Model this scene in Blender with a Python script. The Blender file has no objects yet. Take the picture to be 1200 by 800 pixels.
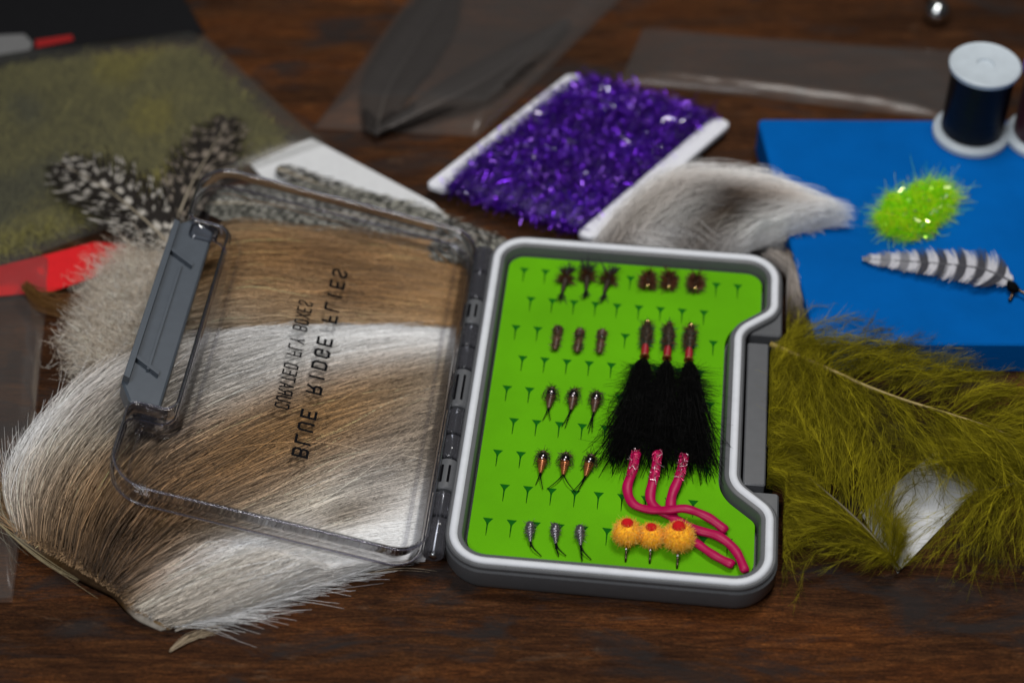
import bpy, math
import numpy as np
from mathutils import Vector, Matrix
R = math.radians
MM = 0.001
sc = bpy.context.scene
col = sc.collection

# ---------------------------------------------------------------- camera, world, lamps, exposure
PITCH, ROLL, DIST = 0.79913919, 0.00918899, 0.67921323      # solved from the slit grid of the foam
_fw = np.array([0, math.cos(PITCH), -math.sin(PITCH)]); _r0 = np.array([1., 0, 0]); _u0 = np.cross(_r0, _fw)
CR = math.cos(ROLL) * _r0 + math.sin(ROLL) * _u0
CU = -math.sin(ROLL) * _r0 + math.cos(ROLL) * _u0
CF = _fw; CC = -DIST * _fw
cam = bpy.data.cameras.new('camera'); camo = bpy.data.objects.new('camera', cam); col.objects.link(camo)
camo.matrix_world = Matrix(((CR[0], CU[0], -CF[0], CC[0]), (CR[1], CU[1], -CF[1], CC[1]), (CR[2], CU[2], -CF[2], CC[2]), (0, 0, 0, 1)))
cam.sensor_width = 36; cam.lens = 72; cam.clip_start = 0.01; cam.clip_end = 20
cam.dof.use_dof = True; cam.dof.focus_distance = 0.625; cam.dof.aperture_fstop = 6.0
sc.camera = camo

w = bpy.data.worlds.new('World'); sc.world = w; w.use_nodes = True
w.node_tree.nodes['Background'].inputs[0].default_value = (0.92, 0.96, 1.0, 1)
w.node_tree.nodes['Background'].inputs[1].default_value = 0.028

def area(name, loc, target, size, power, color):
    l = bpy.data.lights.new(name, 'AREA'); l.shape = 'DISK'; l.size = size; l.energy = power; l.color = color
    o = bpy.data.objects.new(name, l); col.objects.link(o); o.location = loc
    o.rotation_euler = (Vector(target) - Vector(loc)).to_track_quat('-Z', 'Y').to_euler()
    return o
area('key_lamp', (0.13, 0.10, 0.64), (0.0, 0.02, 0), 0.20, 2.5, (1.0, 0.97, 0.93))
area('room_lamp', (-0.22, -0.52, 0.78), (-.03, 0, 0), 0.40, 4.4, (0.97, 0.98, 1.0))
sc.view_settings.view_transform = 'Standard'; sc.view_settings.look = 'None'
sc.view_settings.exposure = 0.12; sc.view_settings.gamma = 1.0
try:
    sc.cycles.transparent_max_bounces = 24; sc.cycles.max_bounces = 12; sc.cycles.diffuse_bounces = 8; sc.cycles.sample_clamp_indirect = 6
except Exception:
    pass

# ---------------------------------------------------------------- measuring: photograph -> plane of the place
def T(px, py, z=0.0):
    """point at height z (mm) above the table seen at that place of the 1200x800 photograph"""
    dv = CF + CR * (px - 600) / 2400. - CU * (py - 400) / 2400.
    return CC + dv * ((z * MM - CC[2]) / dv[2])
def TT(pts):
    return np.array([T(*q) for q in pts])
YAW, OX, OY = -0.09806468, 0.00396785, 0.02674234
E1 = np.array([math.cos(YAW), math.sin(YAW), 0]); E2 = np.array([math.sin(YAW), -math.cos(YAW), 0])
O0 = np.array([OX, OY, 0.])
SP, RP = 7.2, 13.673          # slit pitch across and along, mm
ZF, ZR = 7.5, 11.5            # foam and rim heights, mm
def BX(a, b, z):              # box coordinates (mm): a across, b towards the viewer
    return O0 + E1 * a * MM + E2 * b * MM + np.array([0, 0, z * MM])
TH = R(14.0)
HIN = O0 + E1 * (-13.5 * MM) + np.array([0, 0, 11.5 * MM])
EW = -E1 * math.cos(TH) + np.array([0, 0, math.sin(TH)])
EN = E1 * math.sin(TH) + np.array([0, 0, math.cos(TH)])
def LP(wd, b, h):             # lid coordinates (mm)
    return HIN + EW * wd * MM + E2 * b * MM + EN * h * MM
def LT(px, py, h):            # lid coordinates seen at a place of the photograph
    dv = CF + CR * (px - 600) / 2400. - CU * (py - 400) / 2400.
    H = HIN + EN * h * MM
    t = ((H - CC) @ EN) / (dv @ EN); X = CC + dv * t - H
    return float(X @ EW) / MM, float(X @ E2) / MM
def clamp_lid(P, gap=9.6, rnd=None):
    """keep fur points below the open lid"""
    d = P - HIN; wd = -(d @ E1) / math.cos(TH); b = d @ E2
    zmax = 0.0115 + wd * math.sin(TH) - gap * MM
    if rnd is not None: zmax = zmax - rnd * MM * np.clip(wd / .05, .25, 1)
    ins = (wd > -0.002) & (wd < 0.108) & (b > -0.014) & (b < 0.134)
    P[..., 2] = np.where(ins, np.minimum(P[..., 2], np.maximum(zmax, 0.0010)), P[..., 2])
    return P

def keep_out(P):
    """fur and feathers lie beside the box, not in it"""
    d = P - O0; a = (d @ E1) / MM; b = (d @ E2) / MM
    lim = np.where((b > 29) & (b < 88), 83.0, 88.2)
    ins = (a > -17.5) & (a < lim) & (b > -14) & (b < 132) & (P[..., 2] < .02)
    dl = np.where(ins, np.where(a < 37, -17.5 - a, (lim - a) * 1.35), 0.)
    db = np.where(ins & (b > 110) & (132 - b < np.abs(dl)), 132 - b, 0.)
    db = np.where(ins & (b < 12) & (b + 14 < np.abs(dl)), -14 - b, db)
    dl = np.where(db != 0, 0, dl)
    return P + E1 * (dl * MM)[..., None] + E2 * (db * MM)[..., None]

# ---------------------------------------------------------------- materials
def new_mat(name):
    m = bpy.data.materials.new(name); m.use_nodes = True
    nt = m.node_tree; nt.nodes.clear()
    out = nt.nodes.new('ShaderNodeOutputMaterial')
    return m, nt, out
def N(nt, t, **kw):
    n = nt.nodes.new(t)
    for k, v in kw.items(): setattr(n, k, v)
    return n
def pm(name, c, rough=0.5, metal=0.0, spec=0.5, var=0.12, vscale=300., bump=0.0, bscale=1500., attr=False, coat=0.0, sss=0.0, sheen=0.0, vs=(1, 1, 1), aniso=0.0, transl=0.0):
    m, nt, out = new_mat(name)
    b = N(nt, 'ShaderNodeBsdfPrincipled'); nt.links.new(b.outputs[0], out.inputs[0])
    b.inputs['Roughness'].default_value = rough; b.inputs['Metallic'].default_value = metal
    b.inputs['Specular IOR Level'].default_value = spec; b.inputs['Coat Weight'].default_value = coat
    b.inputs['Sheen Weight'].default_value = sheen; b.inputs['Anisotropic'].default_value = aniso
    if sss:
        b.inputs['Subsurface Weight'].default_value = sss; b.inputs['Subsurface Radius'].default_value = (0.002, 0.001, 0.0006)
        b.inputs['Subsurface Scale'].default_value = 1.0
    tc = N(nt, 'ShaderNodeTexCoord'); mp = N(nt, 'ShaderNodeMapping'); mp.inputs['Scale'].default_value = vs
    nt.links.new(tc.outputs['Object'], mp.inputs[0])
    nz = N(nt, 'ShaderNodeTexNoise'); nz.inputs['Scale'].default_value = vscale; nz.inputs['Detail'].default_value = 4
    nt.links.new(mp.outputs[0], nz.inputs['Vector'])
    mr = N(nt, 'ShaderNodeMapRange'); mr.inputs[1].default_value = 0.25; mr.inputs[2].default_value = 0.75
    mr.inputs[3].default_value = 1 - var; mr.inputs[4].default_value = 1 + var
    nt.links.new(nz.outputs[0], mr.inputs[0])
    mx = N(nt, 'ShaderNodeMix', data_type='RGBA', blend_type='MULTIPLY'); mx.inputs[0].default_value = 1.0
    if attr:
        at = N(nt, 'ShaderNodeAttribute', attribute_name='Col'); nt.links.new(at.outputs['Color'], mx.inputs[6])
    else:
        mx.inputs[6].default_value = (*c, 1)
    nt.links.new(mr.outputs[0], mx.inputs[7]); nt.links.new(mx.outputs[2], b.inputs['Base Color'])
    if transl:      # fibres let light through
        tl = N(nt, 'ShaderNodeBsdfTranslucent'); nt.links.new(mx.outputs[2], tl.inputs[0])
        ms = N(nt, 'ShaderNodeMixShader'); ms.inputs[0].default_value = transl
        nt.links.new(b.outputs[0], ms.inputs[1]); nt.links.new(tl.outputs[0], ms.inputs[2]); nt.links.new(ms.outputs[0], out.inputs[0])
    if bump:
        n2 = N(nt, 'ShaderNodeTexNoise'); n2.inputs['Scale'].default_value = bscale; n2.inputs['Detail'].default_value = 3
        nt.links.new(mp.outputs[0], n2.inputs['Vector'])
        bp = N(nt, 'ShaderNodeBump'); bp.inputs['Strength'].default_value = bump; bp.inputs['Distance'].default_value = 0.0004
        nt.links.new(n2.outputs[0], bp.inputs['Height']); nt.links.new(bp.outputs[0], b.inputs['Normal'])
    return m
def film(name, tint=(1, 1, 1), milky=0.05, milk_col=(.8, .8, .82), gloss=1.0, rough=0.08, wr=60., wst=0.35, ior=1.45):
    """clear plastic sheet: looks through, reflects by angle, a little milky"""
    m, nt, out = new_mat(name)
    tr = N(nt, 'ShaderNodeBsdfTransparent'); tr.inputs[0].default_value = (*tint, 1)
    gl = N(nt, 'ShaderNodeBsdfGlossy'); gl.inputs['Roughness'].default_value = rough
    df = N(nt, 'ShaderNodeBsdfDiffuse'); df.inputs[0].default_value = (*milk_col, 1)
    fr = N(nt, 'ShaderNodeFresnel'); fr.inputs[0].default_value = ior
    tc = N(nt, 'ShaderNodeTexCoord'); nz = N(nt, 'ShaderNodeTexNoise'); nz.inputs['Scale'].default_value = wr; nz.inputs['Detail'].default_value = 3
    nt.links.new(tc.outputs['Object'], nz.inputs['Vector'])
    bp = N(nt, 'ShaderNodeBump'); bp.inputs['Strength'].default_value = wst; bp.inputs['Distance'].default_value = 0.002
    nt.links.new(nz.outputs[0], bp.inputs['Height']); nt.links.new(bp.outputs[0], gl.inputs['Normal']); nt.links.new(bp.outputs[0], fr.inputs['Normal'])
    m1 = N(nt, 'ShaderNodeMixShader'); m1.inputs[0].default_value = milky
    nt.links.new(tr.outputs[0], m1.inputs[1]); nt.links.new(df.outputs[0], m1.inputs[2])
    ml = N(nt, 'ShaderNodeMath', operation='MULTIPLY'); ml.inputs[1].default_value = gloss; ml.use_clamp = True
    nt.links.new(fr.outputs[0], ml.inputs[0])
    m2 = N(nt, 'ShaderNodeMixShader'); nt.links.new(ml.outputs[0], m2.inputs[0])
    nt.links.new(m1.outputs[0], m2.inputs[1]); nt.links.new(gl.outputs[0], m2.inputs[2])
    nt.links.new(m2.outputs[0], out.inputs[0])
    return m
def wood_mat():
    m, nt, out = new_mat('old_stained_wood')
    b = N(nt, 'ShaderNodeBsdfPrincipled'); nt.links.new(b.outputs[0], out.inputs[0])
    tc = N(nt, 'ShaderNodeTexCoord')
    def noise(scale, vec, detail=5, rough=.6, dist=0.):
        mp = N(nt, 'ShaderNodeMapping'); mp.inputs['Scale'].default_value = vec; nt.links.new(tc.outputs['Object'], mp.inputs[0])
        n = N(nt, 'ShaderNodeTexNoise'); n.inputs['Scale'].default_value = scale; n.inputs['Detail'].default_value = detail
        n.inputs['Roughness'].default_value = rough; n.inputs['Distortion'].default_value = dist
        nt.links.new(mp.outputs[0], n.inputs['Vector']); return n
    def ramp(src, stops):
        r = N(nt, 'ShaderNodeValToRGB'); e = r.color_ramp.elements
        while len(e) < len(stops): e.new(0.5)
        for k, (p, c) in enumerate(stops): e[k].position = p; e[k].color = (*c, 1)
        nt.links.new(src, r.inputs[0]); return r
    def mix(fac, a, c, mode='MIX', f=1.0):
        x = N(nt, 'ShaderNodeMix', data_type='RGBA', blend_type=mode)
        if fac is None: x.inputs[0].default_value = f
        else: nt.links.new(fac, x.inputs[0])
        nt.links.new(a, x.inputs[6])
        if isinstance(c, tuple): x.inputs[7].default_value = (*c, 1)
        else: nt.links.new(c, x.inputs[7])
        return x.outputs[2]
    broad = noise(9, (1.0, 4.0, 1), 4, .55, .6)
    grain = noise(30, (1.5, 14, 1), 9, .74, 1.6)
    fine = noise(150, (2.4, 14, 1), 8, .78, .6)
    speck = noise(900, (1, 2.2, 1), 4, .75)
    scuff = noise(16, (1.3, 3.6, 1), 7, .66, .8)
    scuff2 = noise(36, (1.0, 3.0, 1), 8, .75, .5)
    blot = noise(60, (1, 2.2, 1), 6, .7)
    c1 = ramp(grain.outputs[0], [(.28, (.018, .0080, .0042)), (.45, (.045, .0185, .0080)), (.58, (.085, .0355, .0130)), (.74, (.150, .072, .030))])
    c2 = ramp(broad.outputs[0], [(.30, (.55, .52, .50)), (.50, (1.0, .93, .86)), (.66, (1.7, 1.32, .85))])
    c = mix(None, c1.outputs[0], c2.outputs[0], 'MULTIPLY')
    c3 = ramp(fine.outputs[0], [(.3, (.45, .45, .47)), (.52, (1, 1, 1)), (.72, (1.75, 1.62, 1.5))])
    c = mix(None, c, c3.outputs[0], 'MULTIPLY')
    c5 = ramp(speck.outputs[0], [(.34, (.5, .5, .52)), (.5, (1, 1, 1)), (.68, (1.6, 1.55, 1.5))])
    c = mix(None, c, c5.outputs[0], 'MULTIPLY')
    f1 = ramp(scuff.outputs[0], [(.50, (0, 0, 0)), (.63, (.85, .85, .85))])
    c = mix(f1.outputs[0], c, (.026, .023, .0225))
    f2 = ramp(scuff2.outputs[0], [(.60, (0, 0, 0)), (.72, (.55, .55, .55))])
    c = mix(f2.outputs[0], c, (.16, .10, .062))
    f3 = ramp(blot.outputs[0], [(.66, (0, 0, 0)), (.74, (.6, .6, .6))])
    c = mix(f3.outputs[0], c, (.012, .008, .006))
    nt.links.new(c, b.inputs['Base Color'])
    rr = ramp(scuff2.outputs[0], [(.3, (.52, .52, .52)), (.7, (.78, .78, .78))]); nt.links.new(rr.outputs[0], b.inputs['Roughness'])
    b.inputs['Specular IOR Level'].default_value = 0.10
    ad = N(nt, 'ShaderNodeMath', operation='ADD'); nt.links.new(grain.outputs[0], ad.inputs[0])
    m2 = N(nt, 'ShaderNodeMath', operation='MULTIPLY'); m2.inputs[1].default_value = .8; nt.links.new(fine.outputs[0], m2.inputs[0]); nt.links.new(m2.outputs[0], ad.inputs[1])
    bp = N(nt, 'ShaderNodeBump'); bp.inputs['Strength'].default_value = .75; bp.inputs['Distance'].default_value = .0012
    nt.links.new(ad.outputs[0], bp.inputs['Height']); nt.links.new(bp.outputs[0], b.inputs['Normal'])
    return m

M = {}
M['wood'] = wood_mat()
M['hair'] = pm('hair_fibre', (1, 1, 1), .42, spec=.35, var=.10, vscale=500, attr=True, transl=.12)
M['softhair'] = pm('soft_down', (1, 1, 1), .75, spec=.15, var=.10, vscale=400, attr=True, transl=.15)
M['blackdown'] = pm('black_down', (1, 1, 1), .55, spec=.10, var=.05, attr=True)
M['vane'] = pm('feather_vane', (1, 1, 1), .6, spec=.25, var=.12, vscale=900, attr=True)
M['glitter'] = pm('metallic_tinsel', (1, 1, 1), .30, metal=.85, var=.1, attr=True)
M['grey'] = pm('grey_plastic', (.085, .088, .094), .42, spec=.45, var=.06, bump=.06, bscale=2500)
M['latchgrey'] = pm('slate_plastic', (.060, .072, .088), .40, spec=.5, var=.06, bump=.06, bscale=2500)
M['gasket'] = pm('white_rubber', (.60, .62, .66), .55, spec=.4, var=.05, bump=.12, bscale=1800)
M['foam'] = pm('green_foam', (.098, .350, .0012), .85, spec=.12, var=.12, vscale=35, bump=.45, bscale=3500)
M['slit'] = pm('shaded_foam', (.006, .125, .006), .9, spec=.1, var=.08)  # foam green darkened to paint the shade inside the slits
M['lidclear'] = film('clear_lid_plastic', (.965, .97, .975), .003, (.75, .78, .85), .8, .03, 30, .02, 1.45)
M['rimclear'] = film('clear_rim_plastic', (.90, .90, .925), .012, (.42, .42, .52), 1.0, .05, 90, .05, 1.45)
M['knuckle'] = film('smoky_hinge_plastic', (.55, .55, .58), .24, (.14, .14, .16), .8, .12, 250, .4, 1.5)
M['bagclear'] = film('bag_film', (.94, .94, .94), .075, (.60, .57, .60), .8, .2, 22, .5)
M['bagmilky'] = film('hazy_bag_film', (.93, .93, .93), .075, (.34, .275, .24), .40, .22, 25, .4)
M['bagthin'] = film('thin_bag_film', (.92, .92, .92), .085, (.30, .29, .24), .30, .22, 25, .4)
M['ink'] = pm('black_ink', (.003, .003, .004), .85, spec=.04, var=.02)
M['blackcard'] = pm('black_card', (.006, .006, .007), .55, spec=.25, var=.1)
M['redcard'] = pm('red_card', (.62, .008, .012), .5, var=.06, bump=.05)
M['paper'] = pm('white_paper', (.60, .61, .62), .7, spec=.2, var=.04, bump=.08)
M['whitecard'] = pm('white_plastic_card', (.68, .69, .74), .45, var=.04)
M['blue'] = pm('blue_foam', (.0005, .092, .35), .85, spec=.03, var=.14, vscale=40, bump=.5, bscale=1600)
M['magenta'] = pm('magenta_rubber', (.36, .001, .060), .42, spec=.2, var=.08, sss=.0, bump=.05)
M['black'] = pm('black_thread', (.005, .005, .005), .34, spec=.3, var=.25, vscale=1, bump=.6, bscale=60, vs=(1, 1, 60))
M['maroon'] = pm('maroon_thread', (.05, .012, .02), .4, var=.25)
M['spoolwhite'] = pm('frosted_spool', (.46, .52, .57), .45, var=.06, bump=.1)
M['purplecap'] = pm('purple_cap', (.10, .05, .30), .45, var=.1)
M['steel'] = pm('steel', (.55, .57, .58), .2, metal=1., var=.05)
M['gold'] = pm('gold_bead', (.95, .62, .28), .15, metal=1., var=.05)
M['darkmetal'] = pm('dark_bead', (.17, .15, .16), .16, metal=1., var=.3)
M['hook'] = pm('bronze_hook', (.10, .07, .05), .28, metal=1., var=.05)
M['redthread'] = pm('red_thread', (.26, .004, .012), .45, var=.25, vscale=1, vs=(1, 3000, 1))
M['redyarn'] = pm('red_yarn', (.50, .006, .010), .8, spec=.15, var=.25, vscale=2500, bump=.4, bscale=4000)
M['orange'] = pm('orange_yarn', (1.0, .50, .03), .85, spec=.1, var=.12, vscale=1500)
M['skin'] = pm('hide_leather', (.34, .22, .10), .6, var=.25, bump=.3, bscale=900)
M['under'] = pm('fur_underside', (1, 1, 1), .9, spec=.05, var=.3, vscale=700, attr=True, bump=.4, bscale=900)
M['quill'] = pm('quill', (1, 1, 1), .45, spec=.4, var=.12, attr=True)
M['redink'] = pm('red_print', (.28, .010, .010), .5, var=.05)
M['whiteink'] = pm('white_print', (.15, .15, .15), .5, var=.05)

# ---------------------------------------------------------------- mesh tools
def link(name, me, mat=None, parent=None):
    o = bpy.data.objects.new(name, me); col.objects.link(o)
    if mat is not None: me.materials.append(mat)
    if parent is not None: o.parent = parent
    return o
def raw(name, V, F, smooth=True, colr=None):
    """V (n,3); F (m,k) same-size polygons"""
    V = np.ascontiguousarray(V, dtype=np.float32); F = np.ascontiguousarray(F, dtype=np.int32)
    me = bpy.data.meshes.new(name); m, k = F.shape
    me.vertices.add(len(V)); me.vertices.foreach_set('co', V.ravel())
    me.loops.add(m * k); me.loops.foreach_set('vertex_index', F.ravel())
    me.polygons.add(m); me.polygons.foreach_set('loop_start', np.arange(0, m * k, k, dtype=np.int32))
    me.polygons.foreach_set('use_smooth', np.full(m, smooth, dtype=bool))
    me.update(calc_edges=True)
    if colr is not None:
        a = me.color_attributes.new('Col', 'FLOAT_COLOR', 'POINT')
        c4 = np.ones((len(V), 4), dtype=np.float32); c4[:, :3] = colr
        a.data.foreach_set('color', c4.ravel())
    return me
def mesh(name, V, F, mat, parent=None, smooth=False, colr=None):
    me = bpy.data.meshes.new(name); me.from_pydata([tuple(map(float, v)) for v in V], [], [tuple(map(int, f)) for f in F]); me.update()
    if smooth: me.polygons.foreach_set('use_smooth', [True] * len(me.polygons))
    if colr is not None:
        a = me.color_attributes.new('Col', 'FLOAT_COLOR', 'POINT')
        c4 = np.ones((len(V), 4), dtype=np.float32); c4[:, :3] = colr
        a.data.foreach_set('color', c4.ravel())
    return link(name, me, mat, parent)
def strands(name, P, rad, C, mat, parent=None, sides=3, ref=None, taper=0.35):
    """P (n,k,3) fibres, rad (n,) or (n,k), C (n,k,3) or (n,3) colours -> one mesh of fibres"""
    P = np.asarray(P, float); n, k, _ = P.shape
    t = np.gradient(P, axis=1); t /= np.linalg.norm(t, axis=2, keepdims=True) + 1e-12
    up = np.array([0.05, 0.1, 1.0]) if ref is None else ref
    if up.ndim == 2: up = up[:, None, :]
    s = np.cross(t, np.broadcast_to(up, t.shape)); s /= np.linalg.norm(s, axis=2, keepdims=True) + 1e-9
    nn = np.cross(s, t)
    rad = np.asarray(rad, float)
    if rad.ndim == 1:
        prof = 1 - (1 - taper) * np.linspace(0, 1, k) ** 1.6
        rad = rad[:, None] * prof[None, :]
    rad = rad[..., None]
    if sides == 2: offs = [s * rad, -s * rad]
    else: offs = [s * rad * math.cos(a) + nn * rad * math.sin(a) for a in np.linspace(R(90), R(450), sides, endpoint=False)]
    V = np.stack([P + o for o in offs], axis=2).reshape(-1, 3)          # (n,k,sides)
    C = np.asarray(C, float)
    if C.ndim == 2: C = np.repeat(C[:, None, :], k, 1)
    colr = np.repeat(C[:, :, None, :], sides, 2).reshape(-1, 3)
    base = (np.arange(n) * k * sides)[:, None, None]; j = (np.arange(k - 1) * sides)[None, :, None]
    if sides == 2: qs = np.array([[0, 1, 3, 2]])
    else: qs = np.array([[q, (q + 1) % sides, (q + 1) % sides + sides, q + sides] for q in range(sides)])
    F = (base[..., None] + j[..., None] + qs[None, None]).reshape(-1, 4)
    me = raw(name, V, F, True, np.clip(colr, 0, 1))
    return link(name, me, mat, parent)
def tube(name, pts, rad, mat, parent=None, sides=10, colr=None, cap=True, flat=1.0):
    P = np.asarray(pts, float); k = len(P); rad = np.broadcast_to(np.asarray(rad, float), (k,))
    t = np.gradient(P, axis=0); t /= np.linalg.norm(t, axis=1, keepdims=True) + 1e-12
    up = np.array([0.03, 0.06, 1.0]) if abs(t[:, 2]).mean() < .8 else np.array([1., .1, 0])
    s = np.cross(t, up); s /= np.linalg.norm(s, axis=1, keepdims=True) + 1e-9; nn = np.cross(s, t)
    an = np.linspace(0, 2 * math.pi, sides, endpoint=False)
    V = (P[:, None] + s[:, None] * rad[:, None, None] * np.cos(an)[None, :, None] + nn[:, None] * rad[:, None, None] * flat * np.sin(an)[None, :, None]).reshape(-1, 3)
    F = [(i * sides + q, i * sides + (q + 1) % sides, (i + 1) * sides + (q + 1) % sides, (i + 1) * sides + q) for i in range(k - 1) for q in range(sides)]
    if cap: F += [tuple(range(sides))[::-1], tuple((k - 1) * sides + q for q in range(sides))]
    cc = None if colr is None else np.tile(np.array(colr, float), (len(V), 1))
    return mesh(name, V, F, mat, parent, True, cc)
def catmull(P, n):
    P = np.asarray(P, float); k = len(P)
    Q = np.concatenate([2 * P[:1] - P[1:2], P, 2 * P[-1:] - P[-2:-1]])
    u = np.linspace(0, k - 1 - 1e-9, n); i = u.astype(int); f = (u - i).reshape((-1,) + (1,) * (P.ndim - 1))
    a, b, c, d = Q[i], Q[i + 1], Q[i + 2], Q[i + 3]
    return .5 * ((2 * b) + (-a + c) * f + (2 * a - 5 * b + 4 * c - d) * f * f + (-a + 3 * b - 3 * c + d) * f ** 3)
def arc_resample(P, n):
    P = catmull(P, max(n * 4, 40)); d = np.r_[0, np.cumsum(np.linalg.norm(np.diff(P, axis=0), axis=1))]
    u = np.linspace(0, d[-1], n); return np.stack([np.interp(u, d, P[:, q]) for q in range(P.shape[1])], -1)
def rounded(corners, seg=8):
    """corners (x,y,r) -> polyline with rounded corners"""
    out = []; n = len(corners)
    for i, (x, y, r) in enumerate(corners):
        p = np.array([x, y], float); a = np.array(corners[i - 1][:2], float) - p; b = np.array(corners[(i + 1) % n][:2], float) - p
        la, lb = np.linalg.norm(a), np.linalg.norm(b); a /= la; b /= lb
        if r <= 0: out.append(p); continue
        ang = math.acos(np.clip(a @ b, -1, 1)); d = r / math.tan(ang / 2); c = p + (a + b) / np.linalg.norm(a + b) * (r / math.sin(ang / 2))
        s, e = p + a * d - c, p + b * d - c; t0 = math.atan2(s[1], s[0]); t1 = math.atan2(e[1], e[0]); dt = (t1 - t0 + math.pi) % (2 * math.pi) - math.pi
        for q in range(seg + 1): t = t0 + dt * q / seg; out.append(c + r * np.array([math.cos(t), math.sin(t)]))
    return np.array(out)
def offset(poly, d):
    """move a closed polyline outwards by d"""
    P = np.asarray(poly); A = np.roll(P, 1, 0); B = np.roll(P, -1, 0)
    area2 = np.sum(P[:, 0] * B[:, 1] - B[:, 0] * P[:, 1]); sg = 1 if area2 > 0 else -1
    e1 = P - A; e2 = B - P; e1 /= np.linalg.norm(e1, axis=1, keepdims=True); e2 /= np.linalg.norm(e2, axis=1, keepdims=True)
    n1 = np.stack([e1[:, 1], -e1[:, 0]], -1) * sg; n2 = np.stack([e2[:, 1], -e2[:, 0]], -1) * sg
    m = n1 + n2; m /= np.linalg.norm(m, axis=1, keepdims=True)
    return P + m * (d / np.clip((m * n1).sum(1), .5, 1))[:, None]
def shell(name, loops, mat, parent=None, fn=None, cap0=False, cap1=False, closed=False, smooth=False):
    """loops: list of (poly2d, z); fn maps (a,b,z) to the place"""
    V = []; n = len(loops[0][0])
    for poly, z in loops: V += [fn(q[0], q[1], z) for q in poly]
    k = len(loops); F = []
    for i in range(k if closed else k - 1):
        j = (i + 1) % k
        F += [(i * n + q, i * n + (q + 1) % n, j * n + (q + 1) % n, j * n + q) for q in range(n)]
    if cap0: F.append(tuple(range(n))[::-1])
    if cap1: F.append(tuple((k - 1) * n + q for q in range(n)))
    o = mesh(name, V, F, mat, parent, smooth)
    return o
def fixn(o):
    import bmesh
    bm = bmesh.new(); bm.from_mesh(o.data); bmesh.ops.recalc_face_normals(bm, faces=bm.faces); bm.to_mesh(o.data); bm.free(); return o
def auto_smooth(o, ang=35):
    me = o.data; me.polygons.foreach_set('use_smooth', [True] * len(me.polygons)); me.set_sharp_from_angle(angle=R(ang)); return o
def lathe(name, prof, mat, parent=None, seg=40, loc=(0, 0, 0)):
    an = np.linspace(0, 2 * math.pi, seg, endpoint=False); V = []
    for r, z in prof: V += [(loc[0] + r * math.cos(a), loc[1] + r * math.sin(a), loc[2] + z) for a in an]
    F = [(i * seg + q, i * seg + (q + 1) % seg, (i + 1) * seg + (q + 1) % seg, (i + 1) * seg + q) for i in range(len(prof) - 1) for q in range(seg)]
    return auto_smooth(mesh(name, V, F, mat, parent), 40)
def ball(name, c, r, mat, parent=None, sc3=(1, 1, 1), seg=14, rings=9):
    V = [(c[0], c[1], c[2] - r * sc3[2])]
    for i in range(1, rings):
        ph = math.pi * i / rings - math.pi / 2
        V += [(c[0] + r * sc3[0] * math.cos(ph) * math.cos(a), c[1] + r * sc3[1] * math.cos(ph) * math.sin(a), c[2] + r * sc3[2] * math.sin(ph)) for a in np.linspace(0, 2 * math.pi, seg, endpoint=False)]
    V.append((c[0], c[1], c[2] + r * sc3[2])); n = len(V)
    F = [(0, 1 + (q + 1) % seg, 1 + q) for q in range(seg)]
    for i in range(rings - 2): F += [(1 + i * seg + q, 1 + i * seg + (q + 1) % seg, 1 + (i + 1) * seg + (q + 1) % seg, 1 + (i + 1) * seg + q) for q in range(seg)]
    F += [(n - 1, 1 + (rings - 2) * seg + q, 1 + (rings - 2) * seg + (q + 1) % seg) for q in range(seg)]
    return mesh(name, V, F, mat, parent, True)
def slab(name, top, thick, mat, parent=None, bev=0.0):
    """flat card: outline points (n,3) on its upper face, thickness downwards"""
    top = np.asarray(top, float); n = len(top); c = top.mean(0); th = np.array([0, 0, thick])
    loops = [top - th]
    if bev > 0:
        ins = top + (c - top) / (np.linalg.norm(c - top, axis=1, keepdims=True)) * bev
        loops += [top - np.array([0, 0, bev]), ins]
    else: loops += [top]
    V = np.vstack(loops); k = len(loops)
    F = [(i * n + q, i * n + (q + 1) % n, (i + 1) * n + (q + 1) % n, (i + 1) * n + q) for i in range(k - 1) for q in range(n)]
    F += [tuple(range(n))[::-1], tuple((k - 1) * n + q for q in range(n))]
    return fixn(mesh(name, V, F, mat, parent))
def tag(o, label=None, cat=None, group=None, kind=None):
    if label: o['label'] = label
    if cat: o['category'] = cat
    if group: o['group'] = group
    if kind: o['kind'] = kind
    return o
def thing(name, label, cat, loc=(0, 0, 0), rz=0., group=None):
    o = bpy.data.objects.new(name, None); col.objects.link(o); o.location = tuple(loc); o.rotation_euler = (0, 0, rz); o.empty_display_size = .01
    return tag(o, label, cat, group)
def anchored(root, *kids):
    """children were built in place; keep them there under an Empty at the base"""
    bpy.context.view_layer.update()
    inv = Matrix.LocRotScale(root.location, root.rotation_euler, None).inverted()
    for k in kids: k.parent = root; k.matrix_parent_inverse = inv
def grid_sheet(name, P, mat, parent=None, smooth=True, colr=None):
    """P (a,b,3) grid"""
    a, b, _ = P.shape; i = np.arange(a * b).reshape(a, b)
    F = np.stack([i[:-1, :-1], i[:-1, 1:], i[1:, 1:], i[1:, :-1]], -1).reshape(-1, 4)
    return link(name, raw(name, P.reshape(-1, 3), F, smooth, None if colr is None else colr.reshape(-1, 3)), mat, parent)
def snoise(x, y, seed, freq=1.0, oct=3):
    """smooth pseudo noise for shaping sheets and clumps"""
    r = np.random.default_rng(seed); out = 0; amp = 1.
    for q in range(oct):
        for _ in range(4):
            a = r.uniform(0, 2 * math.pi); f = freq * (2 ** q) * r.uniform(.7, 1.3); ph = r.uniform(0, 6.28)
            out = out + amp * np.sin(f * (x * math.cos(a) + y * math.sin(a)) + ph)
        amp *= .5
    return out / 4.

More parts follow.
